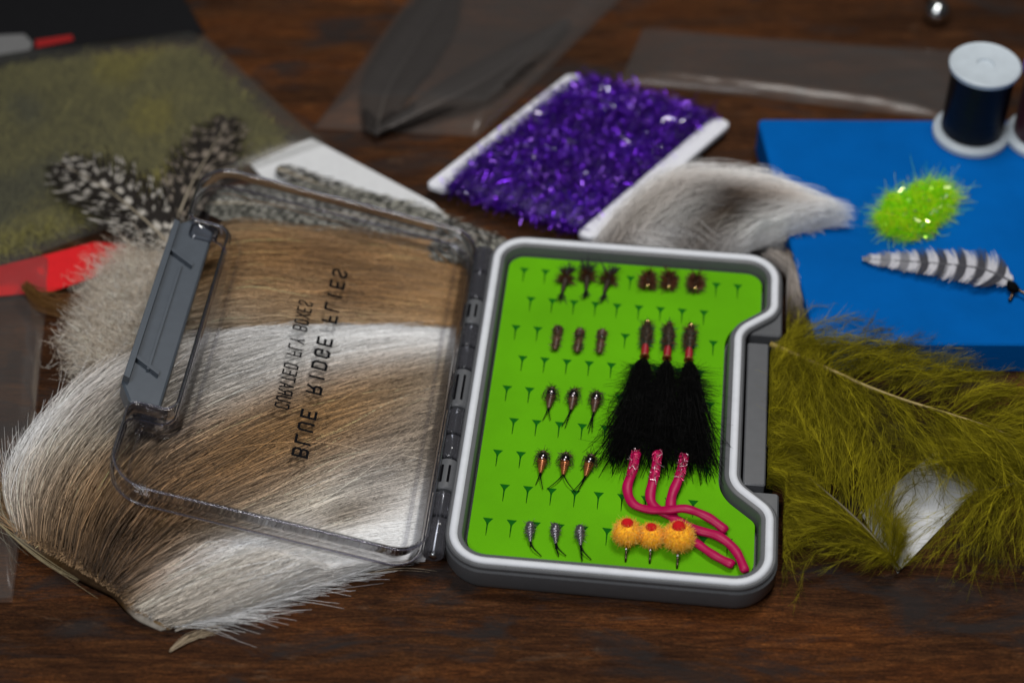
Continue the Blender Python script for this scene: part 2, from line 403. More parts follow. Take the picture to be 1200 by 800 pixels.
# ---------------------------------------------------------------- the table
tb = rounded([(-.75, -.42, .01), (.75, -.42, .01), (.75, .62, .01), (-.75, .62, .01)], 4)
o = shell('table_top', [(offset(tb, -.003), -.035), (tb, -.032), (tb, -.003), (offset(tb, -.003), 0)], M['wood'], None, lambda a, b, z: (a, b, z), True, True)
tag(fixn(o), kind='structure')

# ---------------------------------------------------------------- the fly box
RIM = [(-10.8, -11.6, 11), (85.5, -11.6, 11), (85.5, 15.2, 9), (74, 25.2, 8), (74, 89.5, 8), (85.5, 99.5, 9), (85.5, 129.2, 12), (-10.8, 129.2, 12)]
rim = rounded(RIM, 10)
box = thing('fly_box', 'open grey and white fly box with green foam and hinged clear lid', 'fly box', BX(37, 59, 0), YAW)
BOX_PARTS = []
def part(o): BOX_PARTS.append(o); return o
body_c = [(-12.0, -12.8, 12), (86.9, -12.8, 12), (86.9, 24.0, 1.2), (75.2, 24.0, 1.2), (75.2, 91.0, 1.2), (86.9, 91.0, 1.2), (86.9, 130.6, 13), (-12.0, 130.6, 13)]
body = rounded(body_c, 10)
# one watertight tray: outside, ledge, lip, inner wall, floor
tray = shell('tray', [(offset(body, -2.2), 0.2), (offset(body, -.9), 1.2), (body, 3.5), (body, 8.8), (offset(body, -.5), 9.4), (offset(rim, -2.0), 9.4), (offset(rim, -4.0), 9.0), (offset(rim, -4.6), 3.6)], M['grey'], None, BX, True, True)
part(auto_smooth(fixn(tray), 30))
lip = shell('lip', [(offset(rim, .9), 9.3), (offset(rim, 1.0), 10.7), (offset(rim, .55), 11.2), (offset(rim, -3.3), 11.2), (offset(rim, -3.9), 11.0), (offset(rim, -4.3), 10.2), (offset(rim, -4.7), 5.0), (offset(rim, .5), 5.0)], M['grey'], None, BX, closed=True)
part(auto_smooth(fixn(lip), 30))
gk = shell('gasket', [(offset(rim, -.1), 11.0), (offset(rim, -.2), 11.5), (offset(rim, -.7), 11.9), (offset(rim, -1.4), 12.0), (offset(rim, -2.2), 11.8), (offset(rim, -2.7), 11.0)], M['gasket'], None, BX, closed=True)
part(auto_smooth(fixn(gk), 50)); gk['label'] = 'white rubber seal running round the rim'
# latch catch block in the notch
cat = shell('latch_catch', [(rounded([(75.8, 29.0, .8), (82.6, 29.0, .8), (82.6, 89.5, .8), (75.8, 89.5, .8)], 3), 1.0), (rounded([(75.8, 29.0, .8), (82.6, 29.0, .8), (82.6, 89.5, .8), (75.8, 89.5, .8)], 3), 10.2), (rounded([(76.2, 29.4, .6), (82.2, 29.4, .6), (82.2, 89.1, .6), (76.2, 89.1, .6)], 3), 10.6)], M['grey'], None, BX, True, True)
part(auto_smooth(fixn(cat), 30))

# foam with real slits cut through its face (filled 2-D curve with holes)
foam_out = offset(rim, -5.5)
slots = []
for v in range(9):
    if v % 2 == 0: us = range(0, 11 if v in (0, 8) else 10)
    else: us = [q + .5 for q in range(0, 9)]
    for u in us: slots.append((u * SP, v * RP))
hole = np.array([(-1.65, -.70), (1.60, -.62), (.42, 1.15), (.24, 1.9), (.08, 6.1), (-.10, 6.1), (-.24, 1.9), (-.44, 1.1)])
cu = bpy.data.curves.new('foam_face', 'CURVE'); cu.dimensions = '2D'; cu.fill_mode = 'FRONT'
def spl(pts):
    s = cu.splines.new('POLY'); s.points.add(len(pts) - 1); s.use_cyclic_u = True
    for q, (x, y) in enumerate(pts): s.points[q].co = (x * MM, -y * MM, 0, 1)
spl(foam_out)
for (a, b) in slots: spl(hole + np.array([a, b]))
tmp = bpy.data.objects.new('tmp_foam', cu); col.objects.link(tmp); bpy.context.view_layer.update()
fm = bpy.data.meshes.new_from_object(tmp.evaluated_get(bpy.context.evaluated_depsgraph_get())); bpy.data.objects.remove(tmp); fm.name = 'foam'
FV = np.array([v.co[:] for v in fm.vertices]); FFc = [list(p.vertices) for p in fm.polygons]
FV = np.array([BX(v[0] / MM, -v[1] / MM, ZF) for v in FV]); nV = len(FV)
nb = len(foam_out); side = [BX(q[0], q[1], ZF) for q in foam_out] + [BX(q[0], q[1], 4.0) for q in foam_out]
FFc += [(nV + q, nV + (q + 1) % nb, nV + nb + (q + 1) % nb, nV + nb + q) for q in range(nb)]
foam = part(mesh('foam', list(FV) + side, FFc, M['foam'])); fixn(foam)
# make sure the face looks up
import bmesh
bm = bmesh.new(); bm.from_mesh(foam.data)
for f_ in bm.faces:
    if abs(f_.normal.z) > .9 and f_.normal.z < 0: f_.normal_flip()
bm.to_mesh(foam.data); bm.free()
foam['label'] = 'bright green slit foam insert'
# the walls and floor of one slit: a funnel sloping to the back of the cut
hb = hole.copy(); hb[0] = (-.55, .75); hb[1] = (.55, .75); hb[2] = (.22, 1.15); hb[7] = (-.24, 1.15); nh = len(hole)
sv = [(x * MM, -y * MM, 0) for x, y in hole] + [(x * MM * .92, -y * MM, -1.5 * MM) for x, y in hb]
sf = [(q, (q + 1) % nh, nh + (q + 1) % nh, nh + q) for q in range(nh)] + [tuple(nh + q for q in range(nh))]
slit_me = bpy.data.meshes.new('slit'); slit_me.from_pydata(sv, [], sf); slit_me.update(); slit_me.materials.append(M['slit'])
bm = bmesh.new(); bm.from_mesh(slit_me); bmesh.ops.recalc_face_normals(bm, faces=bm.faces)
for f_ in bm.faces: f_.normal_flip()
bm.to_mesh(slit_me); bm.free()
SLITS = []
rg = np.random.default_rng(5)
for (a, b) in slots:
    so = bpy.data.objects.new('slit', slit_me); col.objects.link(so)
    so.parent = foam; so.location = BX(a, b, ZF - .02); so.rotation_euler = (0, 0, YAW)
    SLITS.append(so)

# lid: mirrored outline, resting tilted on the fur
lid_o = rounded([(2.7, -11.0, 10), (99.0, -11.0, 12), (99.0, 17.5, 4), (85.0, 17.5, 4), (85.0, 97.5, 4), (99.0, 97.5, 4), (99.0, 129.8, 13), (2.7, 129.8, 10)], 10)
lid = part(fixn(shell('lid', [(offset(lid_o, -2.6), -6.6), (offset(lid_o, -2.6), -6.6)], M['lidclear'], None, LP, False, True)))
lid.data.clear_geometry()
plate = offset(lid_o, -1.2); npl = len(plate)
me = bpy.data.meshes.new('lid')
me.from_pydata([tuple(LP(q[0], q[1], -6.8)) for q in plate], [], [tuple(range(npl))]); me.update(); me.materials.append(M['lidclear']); lid.data = me
me.name = 'lid'
lid['label'] = 'clear plastic lid lying open on the fur'
LIDKIDS = []
# rim wall of the lid: several nested edges so that its thickness catches light
wallm = shell('lid_wall', [(offset(lid_o, -1.6), -8.0), (offset(lid_o, -.5), -7.4), (lid_o, -6.2), (lid_o, -.5), (offset(lid_o, -.5), 0), (offset(lid_o, -1.5), 0), (offset(lid_o, -2.0), -.5), (offset(lid_o, -2.2), -5.2), (offset(lid_o, -3.2), -6.7), (offset(lid_o, -3.6), -7.9)], M['rimclear'], None, LP)
LIDKIDS.append(auto_smooth(wallm, 60))
step = shell('lid_bead', [(offset(lid_o, -5.3), -6.75), (offset(lid_o, -5.6), -6.0), (offset(lid_o, -6.2), -6.0), (offset(lid_o, -6.6), -6.75)], M['rimclear'], None, LP)
LIDKIDS.append(auto_smooth(step, 60))
M['edgeclear'] = film('lid_edge_highlight', (.64, .64, .71), .12, (.42, .42, .54), 1.3, .05, 90, .05, 1.5)  # bluish haze and dark tint paint the highlights along the rim
def loop_tube(name, poly, h, rad, mat):
    n = len(poly); P = np.array([LP(q[0], q[1], h) for q in poly]); t = np.roll(P, -1, 0) - np.roll(P, 1, 0); t /= np.linalg.norm(t, axis=1, keepdims=True); sdv = np.cross(t, EN); k = 6
    V = np.concatenate([P[:, None] + sdv[:, None] * rad * MM * math.cos(a) + EN * rad * MM * math.sin(a) for a in np.linspace(0, 2 * math.pi, k, endpoint=False)], 1).reshape(-1, 3)
    F = [(i * k + q, i * k + (q + 1) % k, ((i + 1) % n) * k + (q + 1) % k, ((i + 1) % n) * k + q) for i in range(n) for q in range(k)]
    return mesh(name, V, F, mat, None, True)
LIDKIDS += [loop_tube('lid_edge_line', offset(lid_o, -.6), .05, .36, M['edgeclear']), loop_tube('lid_edge_line', offset(lid_o, -.7), -7.7, .44, M['edgeclear'])]  # thin tubes added to draw the light and dark lines of the rim
# lettering printed on the outside, seen reversed from the inside
GLYPH = {   # strokes of a narrow block alphabet on a 1 x 1 cell
 'B': [[(0, 0), (0, 1), (.8, 1), (1, .88), (1, .64), (.8, .53), (0, .53)], [(.8, .53), (1, .42), (1, .12), (.8, 0), (0, 0)]],
 'L': [[(0, 1), (0, 0), (1, 0)]], 'U': [[(0, 1), (0, .14), (.2, 0), (.8, 0), (1, .14), (1, 1)]], 'E': [[(1, 1), (0, 1), (0, 0), (1, 0)], [(0, .53), (.8, .53)]],
 'R': [[(0, 0), (0, 1), (.8, 1), (1, .88), (1, .62), (.8, .5), (0, .5)], [(.5, .5), (1, 0)]], 'I': [[(.5, 0), (.5, 1)]],
 'D': [[(0, 0), (0, 1), (.7, 1), (1, .82), (1, .18), (.7, 0), (0, 0)]], 'G': [[(1, .82), (.8, 1), (.2, 1), (0, .86), (0, .14), (.2, 0), (.8, 0), (1, .14), (1, .46), (.55, .46)]],
 'F': [[(0, 0), (0, 1), (1, 1)], [(0, .53), (.8, .53)]], 'S': [[(1, .84), (.8, 1), (.2, 1), (0, .86), (0, .66), (1, .36), (1, .14), (.8, 0), (.2, 0), (0, .16)]],
 'C': [[(1, .8), (.8, 1), (.2, 1), (0, .86), (0, .14), (.2, 0), (.8, 0), (1, .2)]], 'A': [[(0, 0), (.5, 1), (1, 0)], [(.22, .34), (.78, .34)]], 'T': [[(0, 1), (1, 1)], [(.5, 1), (.5, 0)]],
 'Y': [[(0, 1), (.5, .48), (1, 1)], [(.5, .48), (.5, 0)]], 'O': [[(.2, 0), (0, .14), (0, .86), (.2, 1), (.8, 1), (1, .86), (1, .14), (.8, 0), (.2, 0)]], 'X': [[(0, 0), (1, 1)], [(0, 1), (1, 0)]]}
def lettering(text, p0, p1, hgt, wfrac, stroke):
    """p0->p1: start and end of the base line in lid coordinates (w,b); letters rise towards smaller w"""
    V, F = [], []; d = np.array(p1) - np.array(p0); L = np.linalg.norm(d); d /= L; up = np.array([-1.0, 0.0]); pitch = L / len(text); lw = pitch * wfrac; hs = stroke / 2; q = 0
    for k, ch in enumerate(text):
        for line in GLYPH.get(ch, []):
            pts = [np.array([k * pitch + hs + x * (lw - stroke), hs + y * (hgt - stroke)]) for x, y in line]
            for a, b in zip(pts[:-1], pts[1:]):
                t = (b - a) / np.linalg.norm(b - a); nr = np.array([-t[1], t[0]]) * hs; a2, b2 = a - t * hs * .8, b + t * hs * .8; n0 = len(V); q += 1
                for c in (a2 - nr, b2 - nr, b2 + nr, a2 + nr):
                    g = np.array(p0) + d * c[0] + up * c[1]; V.append(LP(g[0], g[1], -6.93 - .004 * (q % 7)))
                F.append((n0, n0 + 1, n0 + 2, n0 + 3))
    return mesh('lettering', V, F, M['ink'])
a0 = LT(341, 533, -6.95); a1 = LT(391, 310, -6.95); a0r = LT(361, 536, -6.95)
l1 = lettering('BLUE RIDGE FLIES', a0, a1, a0[0] - a0r[0], .70, .85); l1['label'] = 'BLUE RIDGE FLIES seen reversed through the lid'
c0 = LT(321, 476, -6.95); c1 = LT(351, 349, -6.95); c0r = LT(339, 479, -6.95)
l2 = lettering('CURATED FLY BOXES', c0, c1, c0[0] - c0r[0], .80, .56); l2['label'] = 'CURATED FLY BOXES seen reversed through the lid'
LIDKIDS += [l1, l2]
# latch arm in the lid notch
lt = rounded([(89.3, 18.5, 1.5), (97.0, 15.0, 2), (102.6, 20.0, 2.0), (102.6, 90.0, 2.5), (98.5, 97.0, 2), (89.3, 97.0, 1.5)], 4)
latch = shell('latch', [(offset(lt, -.6), -8.6), (lt, -8.0), (lt, -2.4), (offset(lt, -.6), -1.8)], M['latchgrey'], None, LP, True, True)
part(auto_smooth(fixn(latch), 30))
LATCHKIDS = []
def lbox(name, w0, w1, b0, b1, h0, h1, mat, skew=0.):
    V = [LP(wv, bv + (skew if wv == w1 else 0), hv) for hv in (h0, h1) for wv, bv in ((w0, b0), (w1, b0), (w1, b1), (w0, b1))]
    F = [(0, 1, 2, 3), (4, 7, 6, 5), (0, 4, 5, 1), (1, 5, 6, 2), (2, 6, 7, 3), (3, 7, 4, 0)]
    return fixn(mesh(name, V, F, mat))
LATCHKIDS.append(lbox('outer_ridge', 100.4, 102.2, 20.5, 90.5, -2.2, 1.0, M['latchgrey'], -.6))
LATCHKIDS.append(lbox('middle_ridge', 95.6, 96.4, 38, 84, -2.2, -.4, M['latchgrey']))
for bb in (36.0, 84.0): LATCHKIDS.append(lbox('cross_rib', 92.5, 100.5, bb, bb + 1.4, -2.2, -.2, M['latchgrey'], -4.5))
# latch pivots in clear plastic at both ends
for (ww, bb) in ((92.5, 20.0), (91.5, 100.0)):
    lug = shell('pivot_lug', [(rounded([(ww - 5, bb - 4, 2), (ww + 4.5, bb - 4, 2), (ww + 4.5, bb + 4, 2), (ww - 5, bb + 4, 2)], 4), -8.0), (rounded([(ww - 5, bb - 4, 2), (ww + 4.5, bb - 4, 2), (ww + 4.5, bb + 4, 2), (ww - 5, bb + 4, 2)], 4), -2.0), (rounded([(ww - 3.8, bb - 2.8, 1.5), (ww + 3.3, bb - 2.8, 1.5), (ww + 3.3, bb + 2.8, 1.5), (ww - 3.8, bb + 2.8, 1.5)], 4), -.6), (rounded([(ww - 2, bb - 1.4, .6), (ww + 1.6, bb - 1.4, .6), (ww + 1.6, bb + 1.4, .6), (ww - 2, bb + 1.4, .6)], 4), -1.4)], M['rimclear'], None, LP, False, True)
    LIDKIDS.append(auto_smooth(lug, 40))
# hinge along the shared edge
def barrel(name, b0, b1, r, mat, slotted=False):
    n = 14; V = []; F = []
    bs = [b0, b0 + .4, b1 - .4, b1]; rs = [r - .4, r, r, r - .4]
    for bv, rv in zip(bs, rs): V += [BX(-14.4 + rv * 1.12 * math.cos(t), bv, 8.9 + rv * math.sin(t)) for t in np.linspace(0, 2 * math.pi, n, endpoint=False)]
    for i in range(3): F += [(i * n + q, i * n + (q + 1) % n, (i + 1) * n + (q + 1) % n, (i + 1) * n + q) for q in range(n)]
    F += [tuple(range(n))[::-1], tuple(3 * n + q for q in range(n))]
    return auto_smooth(fixn(mesh(name, V, F, mat)), 40)
grey_spans = [(20, 31), (52, 68), (90, 102)]
clear_spans = [(-6, 6), (7, 19), (32, 41), (42, 51), (69, 79), (80, 89), (103, 112), (113, 126)]
for b0, b1 in grey_spans:
    k = part(barrel('hinge_knuckle', b0, b1, 3.0, M['grey']))
    for da in (-1.3, .9):
        sl = mesh('knuckle_slot', [BX(-14.4 + da + x, bb, 12.0 + z) for z in (-.6, .06) for x, bb in ((-.35, b0 + 3), (.35, b0 + 3), (.35, b1 - 2.5), (-.35, b1 - 2.5))], [(0, 1, 2, 3), (4, 7, 6, 5), (0, 4, 5, 1), (1, 5, 6, 2), (2, 6, 7, 3), (3, 7, 4, 0)], M['ink']); fixn(sl); sl.parent = k
for b0, b1 in clear_spans: part(barrel('hinge_knuckle', b0, b1, 2.9, M['knuckle']))
pin = part(tube('hinge_pin', [BX(-14.4, q, 9.0) for q in (-6.5, 40, 90, 126.5)], 1.1 * MM, M['steel']))
anchored(box, *BOX_PARTS)
for k in LIDKIDS: k.parent = lid
for k in LATCHKIDS: k.parent = latch

# ---------------------------------------------------------------- fur
def fur(name, G, C, n, seed, length, rad, mat, parent=None, K=7, jit=.25, lift=2.0, spread=1.0, lid_clamp=False, tmin=0., tmax=.86, sides=3, droop=True, clump=.35, bright=.32, ext=.05, root=.42, wave=.22, conv=0., ce=.10):
    """hairs that follow and blend between guide lines. G (g,m,3) guides, C (g,m,3) colours"""
    r = np.random.default_rng(seed); Gs = catmull(np.stack([arc_resample(q, 30) for q in G]), (len(G) - 1) * 6 + 1)
    Cs = catmull(np.stack([arc_resample(np.asarray(q, float), 30) if len(q) > 1 else np.repeat(q, 30, 0) for q in C]), (len(G) - 1) * 6 + 1).clip(0, 1)
    g = r.uniform(0, Gs.shape[0] - 1, n); t0 = r.uniform(tmin, tmax, n) ** 1.0; ln = length * r.uniform(.65, 1.25, n); ln = np.maximum(np.minimum(ln, r.uniform(1 - ce, 1 + ext, n) - t0), .05)
    cl = snoise(g * .9, t0 * 14, seed + 1, 1.6, 3); cl2 = snoise(g * 2.5, t0 * 30, seed + 7, 1.6, 2)
    u = np.linspace(0, 1, K)[None, :]
    tt = t0[:, None] + ln[:, None] * u
    gg = g[:, None] + spread * (jit * r.normal(size=n) + clump * cl)[:, None] * u ** 1.4 * 3 + .25 * r.normal(size=n)[:, None] * np.sin(u * 3.0)
    gg = gg + (((Gs.shape[0] - 1) / 2) - gg) * conv * np.clip(tt, 0, 1) ** 3
    over = np.minimum(np.maximum(tt - 1, 0), ext); tt_c = np.clip(tt, 0, 1); gg = np.clip(gg, -.6, Gs.shape[0] - .4)
    def samp(A, a, b):
        a = np.clip(a, 0, A.shape[0] - 1.001); b = np.clip(b, 0, 1) * (A.shape[1] - 1.001); i = a.astype(int); j = b.astype(int); fa = (a - i)[..., None]; fb = (b - j)[..., None]
        return (A[i, j] * (1 - fa) + A[i + 1, j] * fa) * (1 - fb) + (A[i, j + 1] * (1 - fa) + A[i + 1, j + 1] * fa) * fb
    P = samp(Gs, gg, tt_c)
    tan_end = samp(Gs, gg, np.ones_like(tt)) - samp(Gs, gg, np.full_like(tt, .93))
    P = P + tan_end * (over / .07)[..., None]
    # sideways overflow past the outer guides
    gl = np.minimum(gg, 0) + np.maximum(gg - (Gs.shape[0] - 1), 0)
    cross = samp(Gs, np.full_like(gg, 3.), tt_c) - samp(Gs, np.full_like(gg, 2.), tt_c)
    P = P + cross * (gl * .8)[..., None]
    lf = lift * MM * (r.uniform(.2, 1.3, n) + .6 * np.maximum(cl2, -.6))[:, None]
    P[..., 2] += lf * np.sin(u * math.pi * .62) + (r.uniform(-1, .4, n) * .6 * lift * MM)[:, None]
    P += (r.normal(size=(n, 1, 3)) * np.array([1, 1, .5]) * wave * MM) * np.sin(u * r.uniform(4, 9, (n, 1)) + r.uniform(0, 6, (n, 1)))[..., None]
    P += r.normal(size=(n, 1, 3)) * .25 * MM + (r.normal(size=(n, 1, 3)) * MM * .55) * (u ** 2)[..., None]
    P[..., 2] = np.maximum(P[..., 2], .5 * MM)
    if lid_clamp: P = clamp_lid(P, 11.2, r.uniform(0, 1, n)[:, None] ** 1.5 * 4.0)
    P = keep_out(P)
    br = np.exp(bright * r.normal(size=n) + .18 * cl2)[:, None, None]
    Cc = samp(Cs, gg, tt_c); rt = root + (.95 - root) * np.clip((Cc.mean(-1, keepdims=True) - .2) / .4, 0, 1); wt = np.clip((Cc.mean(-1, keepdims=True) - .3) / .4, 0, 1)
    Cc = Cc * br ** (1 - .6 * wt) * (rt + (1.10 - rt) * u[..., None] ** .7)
    return strands(name, P, rad * MM * r.uniform(.6, 1.3, n), Cc, mat, parent, sides)
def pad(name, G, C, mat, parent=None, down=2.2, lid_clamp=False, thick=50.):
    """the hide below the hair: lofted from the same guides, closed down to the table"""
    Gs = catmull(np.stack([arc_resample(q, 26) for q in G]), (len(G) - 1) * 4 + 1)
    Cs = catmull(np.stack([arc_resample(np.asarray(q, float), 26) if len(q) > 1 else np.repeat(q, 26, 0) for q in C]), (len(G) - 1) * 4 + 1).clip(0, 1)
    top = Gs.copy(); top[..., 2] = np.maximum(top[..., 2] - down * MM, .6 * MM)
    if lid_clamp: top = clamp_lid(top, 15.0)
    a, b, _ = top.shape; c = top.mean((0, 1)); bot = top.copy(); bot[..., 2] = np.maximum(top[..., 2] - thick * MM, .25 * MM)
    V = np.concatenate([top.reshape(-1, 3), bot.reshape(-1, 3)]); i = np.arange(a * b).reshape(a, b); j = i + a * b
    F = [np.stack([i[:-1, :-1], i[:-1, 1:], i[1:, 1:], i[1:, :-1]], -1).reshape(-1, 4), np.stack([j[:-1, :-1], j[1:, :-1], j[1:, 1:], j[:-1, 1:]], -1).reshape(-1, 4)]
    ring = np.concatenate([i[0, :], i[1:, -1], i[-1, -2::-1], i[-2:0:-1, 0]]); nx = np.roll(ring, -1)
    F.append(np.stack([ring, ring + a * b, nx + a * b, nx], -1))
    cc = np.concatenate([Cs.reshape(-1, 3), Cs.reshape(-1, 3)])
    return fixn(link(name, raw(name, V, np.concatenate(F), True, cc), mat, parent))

WH = (.93, .92, .91); CRM = (.62, .55, .46); TAN = (.42, .27, .145); BRN = (.20, .115, .058); GRB = (.34, .285, .225); DK = (.08, .055, .035); GRW = (.50, .45, .40)
hide_px = [
 [(16, 622, 6), (6, 585, 8), (18, 545, 10), (58, 490, 10), (108, 448, 11), (170, 412, 9)],
 [(44, 640, 8), (50, 585, 9), (88, 515, 14), (155, 455, 17), (245, 412, 15), (340, 388, 11)],
 [(84, 662, 8), (104, 600, 11), (165, 520, 18), (270, 450, 18), (410, 400, 12), (546, 378, 5)],
 [(112, 676, 8), (140, 618, 12), (218, 535, 19), (330, 470, 17), (450, 432, 11), (546, 410, 5)],
 [(128, 684, 8), (175, 640, 12), (275, 562, 18), (380, 508, 14), (475, 472, 9), (540, 455, 5)],
 [(136, 692, 8), (205, 655, 11), (310, 602, 15), (405, 560, 11), (478, 535, 8), (532, 520, 5)],
 [(145, 702, 7), (225, 668, 10), (320, 632, 12), (410, 600, 9), (475, 580, 7), (524, 565, 5)],
 [(160, 715, 6), (240, 682, 9), (330, 650, 11), (420, 622, 8), (480, 612, 6), (520, 605, 4)],
 [(186, 728, 5), (262, 705, 7), (345, 676, 8), (420, 655, 6), (475, 648, 4), (512, 642, 3)],
 [(205, 735, 2.5), (272, 720, 2.6), (350, 692, 2.4), (425, 668, 1.2), (478, 656, 1.0), (512, 650, 1.0)]]
hide_c = [
 [CRM, WH, WH, WH, GRW, GRB], [TAN, CRM, GRW, GRW, GRW, WH], [BRN, TAN, TAN, GRB, WH, WH], [BRN, TAN, GRB, GRB, GRB, GRB],
 [BRN, TAN, GRB, GRB, GRB, GRB], [BRN, CRM, GRW, GRB, GRB, GRB], [TAN, WH, GRW, GRB, GRW, WH], [CRM, WH, WH, WH, WH, WH], [CRM, WH, WH, WH, WH, WH], [CRM, WH, WH, WH, WH, WH]]
hg = [TT(q) for q in hide_px]; hc = [np.array(q) for q in hide_c]
hide = thing('deer_hide', 'large brown and white deer hair hide under the open clear lid', 'animal hide', T(280, 560, 0))
k1 = pad('skin', hg[:-1], [q * np.clip(q.mean(-1, keepdims=True) * 1.3 - .2, .2, 1) for q in hc[:-1]], M['under'], None, 4.2, True, 3.0)  # hair colours darkened here, painting the shade in gaps between hairs
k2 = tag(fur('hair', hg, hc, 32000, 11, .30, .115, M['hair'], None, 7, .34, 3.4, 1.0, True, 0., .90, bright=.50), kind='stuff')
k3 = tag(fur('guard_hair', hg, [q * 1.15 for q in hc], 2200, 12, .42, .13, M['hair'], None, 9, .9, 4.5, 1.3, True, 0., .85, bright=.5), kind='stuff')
r = np.random.default_rng(14); n = 2600
ed = np.concatenate([catmull(TT([(170, 412, 10), (108, 448, 12), (58, 490, 11), (18, 545, 10), (6, 585, 8), (16, 622, 7), (44, 642, 7), (84, 664, 7), (112, 680, 6), (140, 700, 6), (160, 717, 5), (205, 735, 3)]), 160), catmull(TT([(205, 735, 3), (272, 721, 3), (350, 693, 2.6), (400, 676, 2)]), 70)])
i = r.integers(0, len(ed), n); tg_ = np.gradient(ed, axis=0)[i]; tg_ /= np.linalg.norm(tg_, axis=1, keepdims=True); ow = np.cross(tg_, [0, 0, 1.]) * -1
mid = ((i >= 75) & (i < 160))[:, None]; sg_ = np.where(i < 75, -1., 1.)[:, None]
d = np.where(mid, ow * r.uniform(.15, 1.0, (n, 1)) + tg_ * r.normal(0, .45, (n, 1)), tg_ * sg_ - ow * r.normal(.04, .17, (n, 1))) + np.array([0, 0, 1.]) * r.normal(.06, .16, (n, 1))
L = np.where(mid[:, 0], r.uniform(2.5, 8, n), r.uniform(7, 20, n))[:, None, None] * MM; u = np.linspace(0, 1, 7)[None, :, None]
P = ed[i][:, None] + ow[:, None] * r.uniform(-.3, 3.0, (n, 1, 1)) * MM + d[:, None] * L * u + r.normal(size=(n, 1, 3)) * L * .09 * u ** 2; P[..., 2] -= (L * .12 * u ** 2)[..., 0]; P[..., 2] = np.maximum(P[..., 2], .5 * MM)
P = keep_out(P)
fc = np.where((i < 60)[:, None], np.array(WH), np.where((i < 150)[:, None], np.array(TAN), np.array(WH))) * np.exp(.35 * r.normal(size=(n, 1)))
k5 = tag(strands('fringe', P, np.full(n, .085 * MM), fc, M['hair'], None, 3), kind='stuff')
k4 = slab('leather_edge', TT([(178, 716, 3.0), (192, 712, 4.0), (214, 718, 4.0), (216, 728, 3.0), (196, 733, 2.5), (180, 727, 2.5)]), .002, M['skin'], None, .0006); k4['label'] = 'bare ochre leather at the hide edge'
anchored(hide, k1, k2, k3, k4, k5)

# tan hair patch below the upper half of the lid, with a woolly cream end
TN1 = (.47, .275, .115); TN2 = (.33, .18, .07); TN3 = (.60, .41, .23)
tan_px = [
 [(205, 292, 5), (270, 268, 9), (360, 275, 9), (450, 280, 7), (545, 288, 4)],
 [(195, 320, 8), (270, 298, 12), (360, 300, 11), (450, 303, 8), (548, 310, 4)],
 [(185, 345, 10), (270, 325, 14), (360, 325, 13), (450, 328, 9), (546, 335, 4)],
 [(180, 372, 10), (265, 352, 14), (360, 350, 13), (450, 350, 9), (545, 356, 4)],
 [(175, 398, 8), (260, 385, 12), (360, 378, 12), (450, 372, 9), (543, 376, 4)]]
tan_c = [[TN3, TN3, TN1, TN1, TN1], [TN3, TN1, TN2, TN1, TN2], [TN3, TN1, TN1, TN2, TN1], [CRM, TN3, TN2, TN1, TN2], [CRM, TN3, TN3, TN3, TN1]]
tg = [TT(q) for q in tan_px]; tcx = [np.array(q) for q in tan_c]
tanp = thing('tan_hair_patch', 'soft tan hair patch with cream woolly end beneath lid and latch', 'hair patch', T(330, 335, 0))
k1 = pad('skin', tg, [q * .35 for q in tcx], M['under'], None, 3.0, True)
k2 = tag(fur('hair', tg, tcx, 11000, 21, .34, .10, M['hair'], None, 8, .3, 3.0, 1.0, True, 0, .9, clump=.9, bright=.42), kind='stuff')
def wool(name, centers, n, seed, lenmm, colr, mat, rad=.08, K=6):
    r = np.random.default_rng(seed); C = np.asarray(centers, float); i = r.integers(0, len(C), n)
    P0 = C[i, :3] + r.normal(size=(n, 3)) * C[i, 3:4] * np.array([1, 1, .5]); P0[:, 2] = np.maximum(P0[:, 2], .001)
    d = r.normal(size=(n, 3)); d[:, 2] = np.abs(d[:, 2]) * .6; d += (P0 - C[i, :3]) / (C[i, 3:4] + 1e-6) * .8; d /= np.linalg.norm(d, axis=1, keepdims=True)
    cv = r.normal(size=(n, 3)); u = np.linspace(0, 1, K)[None, :, None]; L = lenmm * MM * r.uniform(.5, 1.3, n)[:, None, None]
    P = P0[:, None] + d[:, None] * L * u + cv[:, None] * L * .35 * np.sin(u * 3.1) + np.roll(cv, 1, 1)[:, None] * L * .15 * np.sin(u * 9)
    P[..., 2] = np.maximum(P[..., 2], .0006)
    c = np.asarray(colr)[r.integers(0, len(colr), n)] * np.exp(.15 * r.normal(size=n))[:, None]
    return strands(name, P, rad * MM * r.uniform(.6, 1.3, n), c, mat, None, 3)
wc = []
for (px, py, z, s) in [(175, 305, 6, 4), (150, 320, 6, 4.5), (135, 345, 6, 5), (125, 372, 6, 4.5), (118, 398, 5, 4.5), (118, 420, 4, 4), (150, 380, 7, 5), (160, 350, 8, 5), (150, 410, 6, 5), (185, 330, 7, 4), (180, 370, 7, 4)]: wc.append([*T(px, py, z), s * MM])
k3 = tag(wool('woolly_end', wc, 15000, 22, 5.0, [(.86, .79, .68), (.78, .69, .57), (.92, .87, .79), (.56, .46, .36)], M['softhair'], .065), kind='stuff'); k3['label'] = 'fluffy cream wool at the end of the patch'
anchored(tanp, k1, k2, k3)

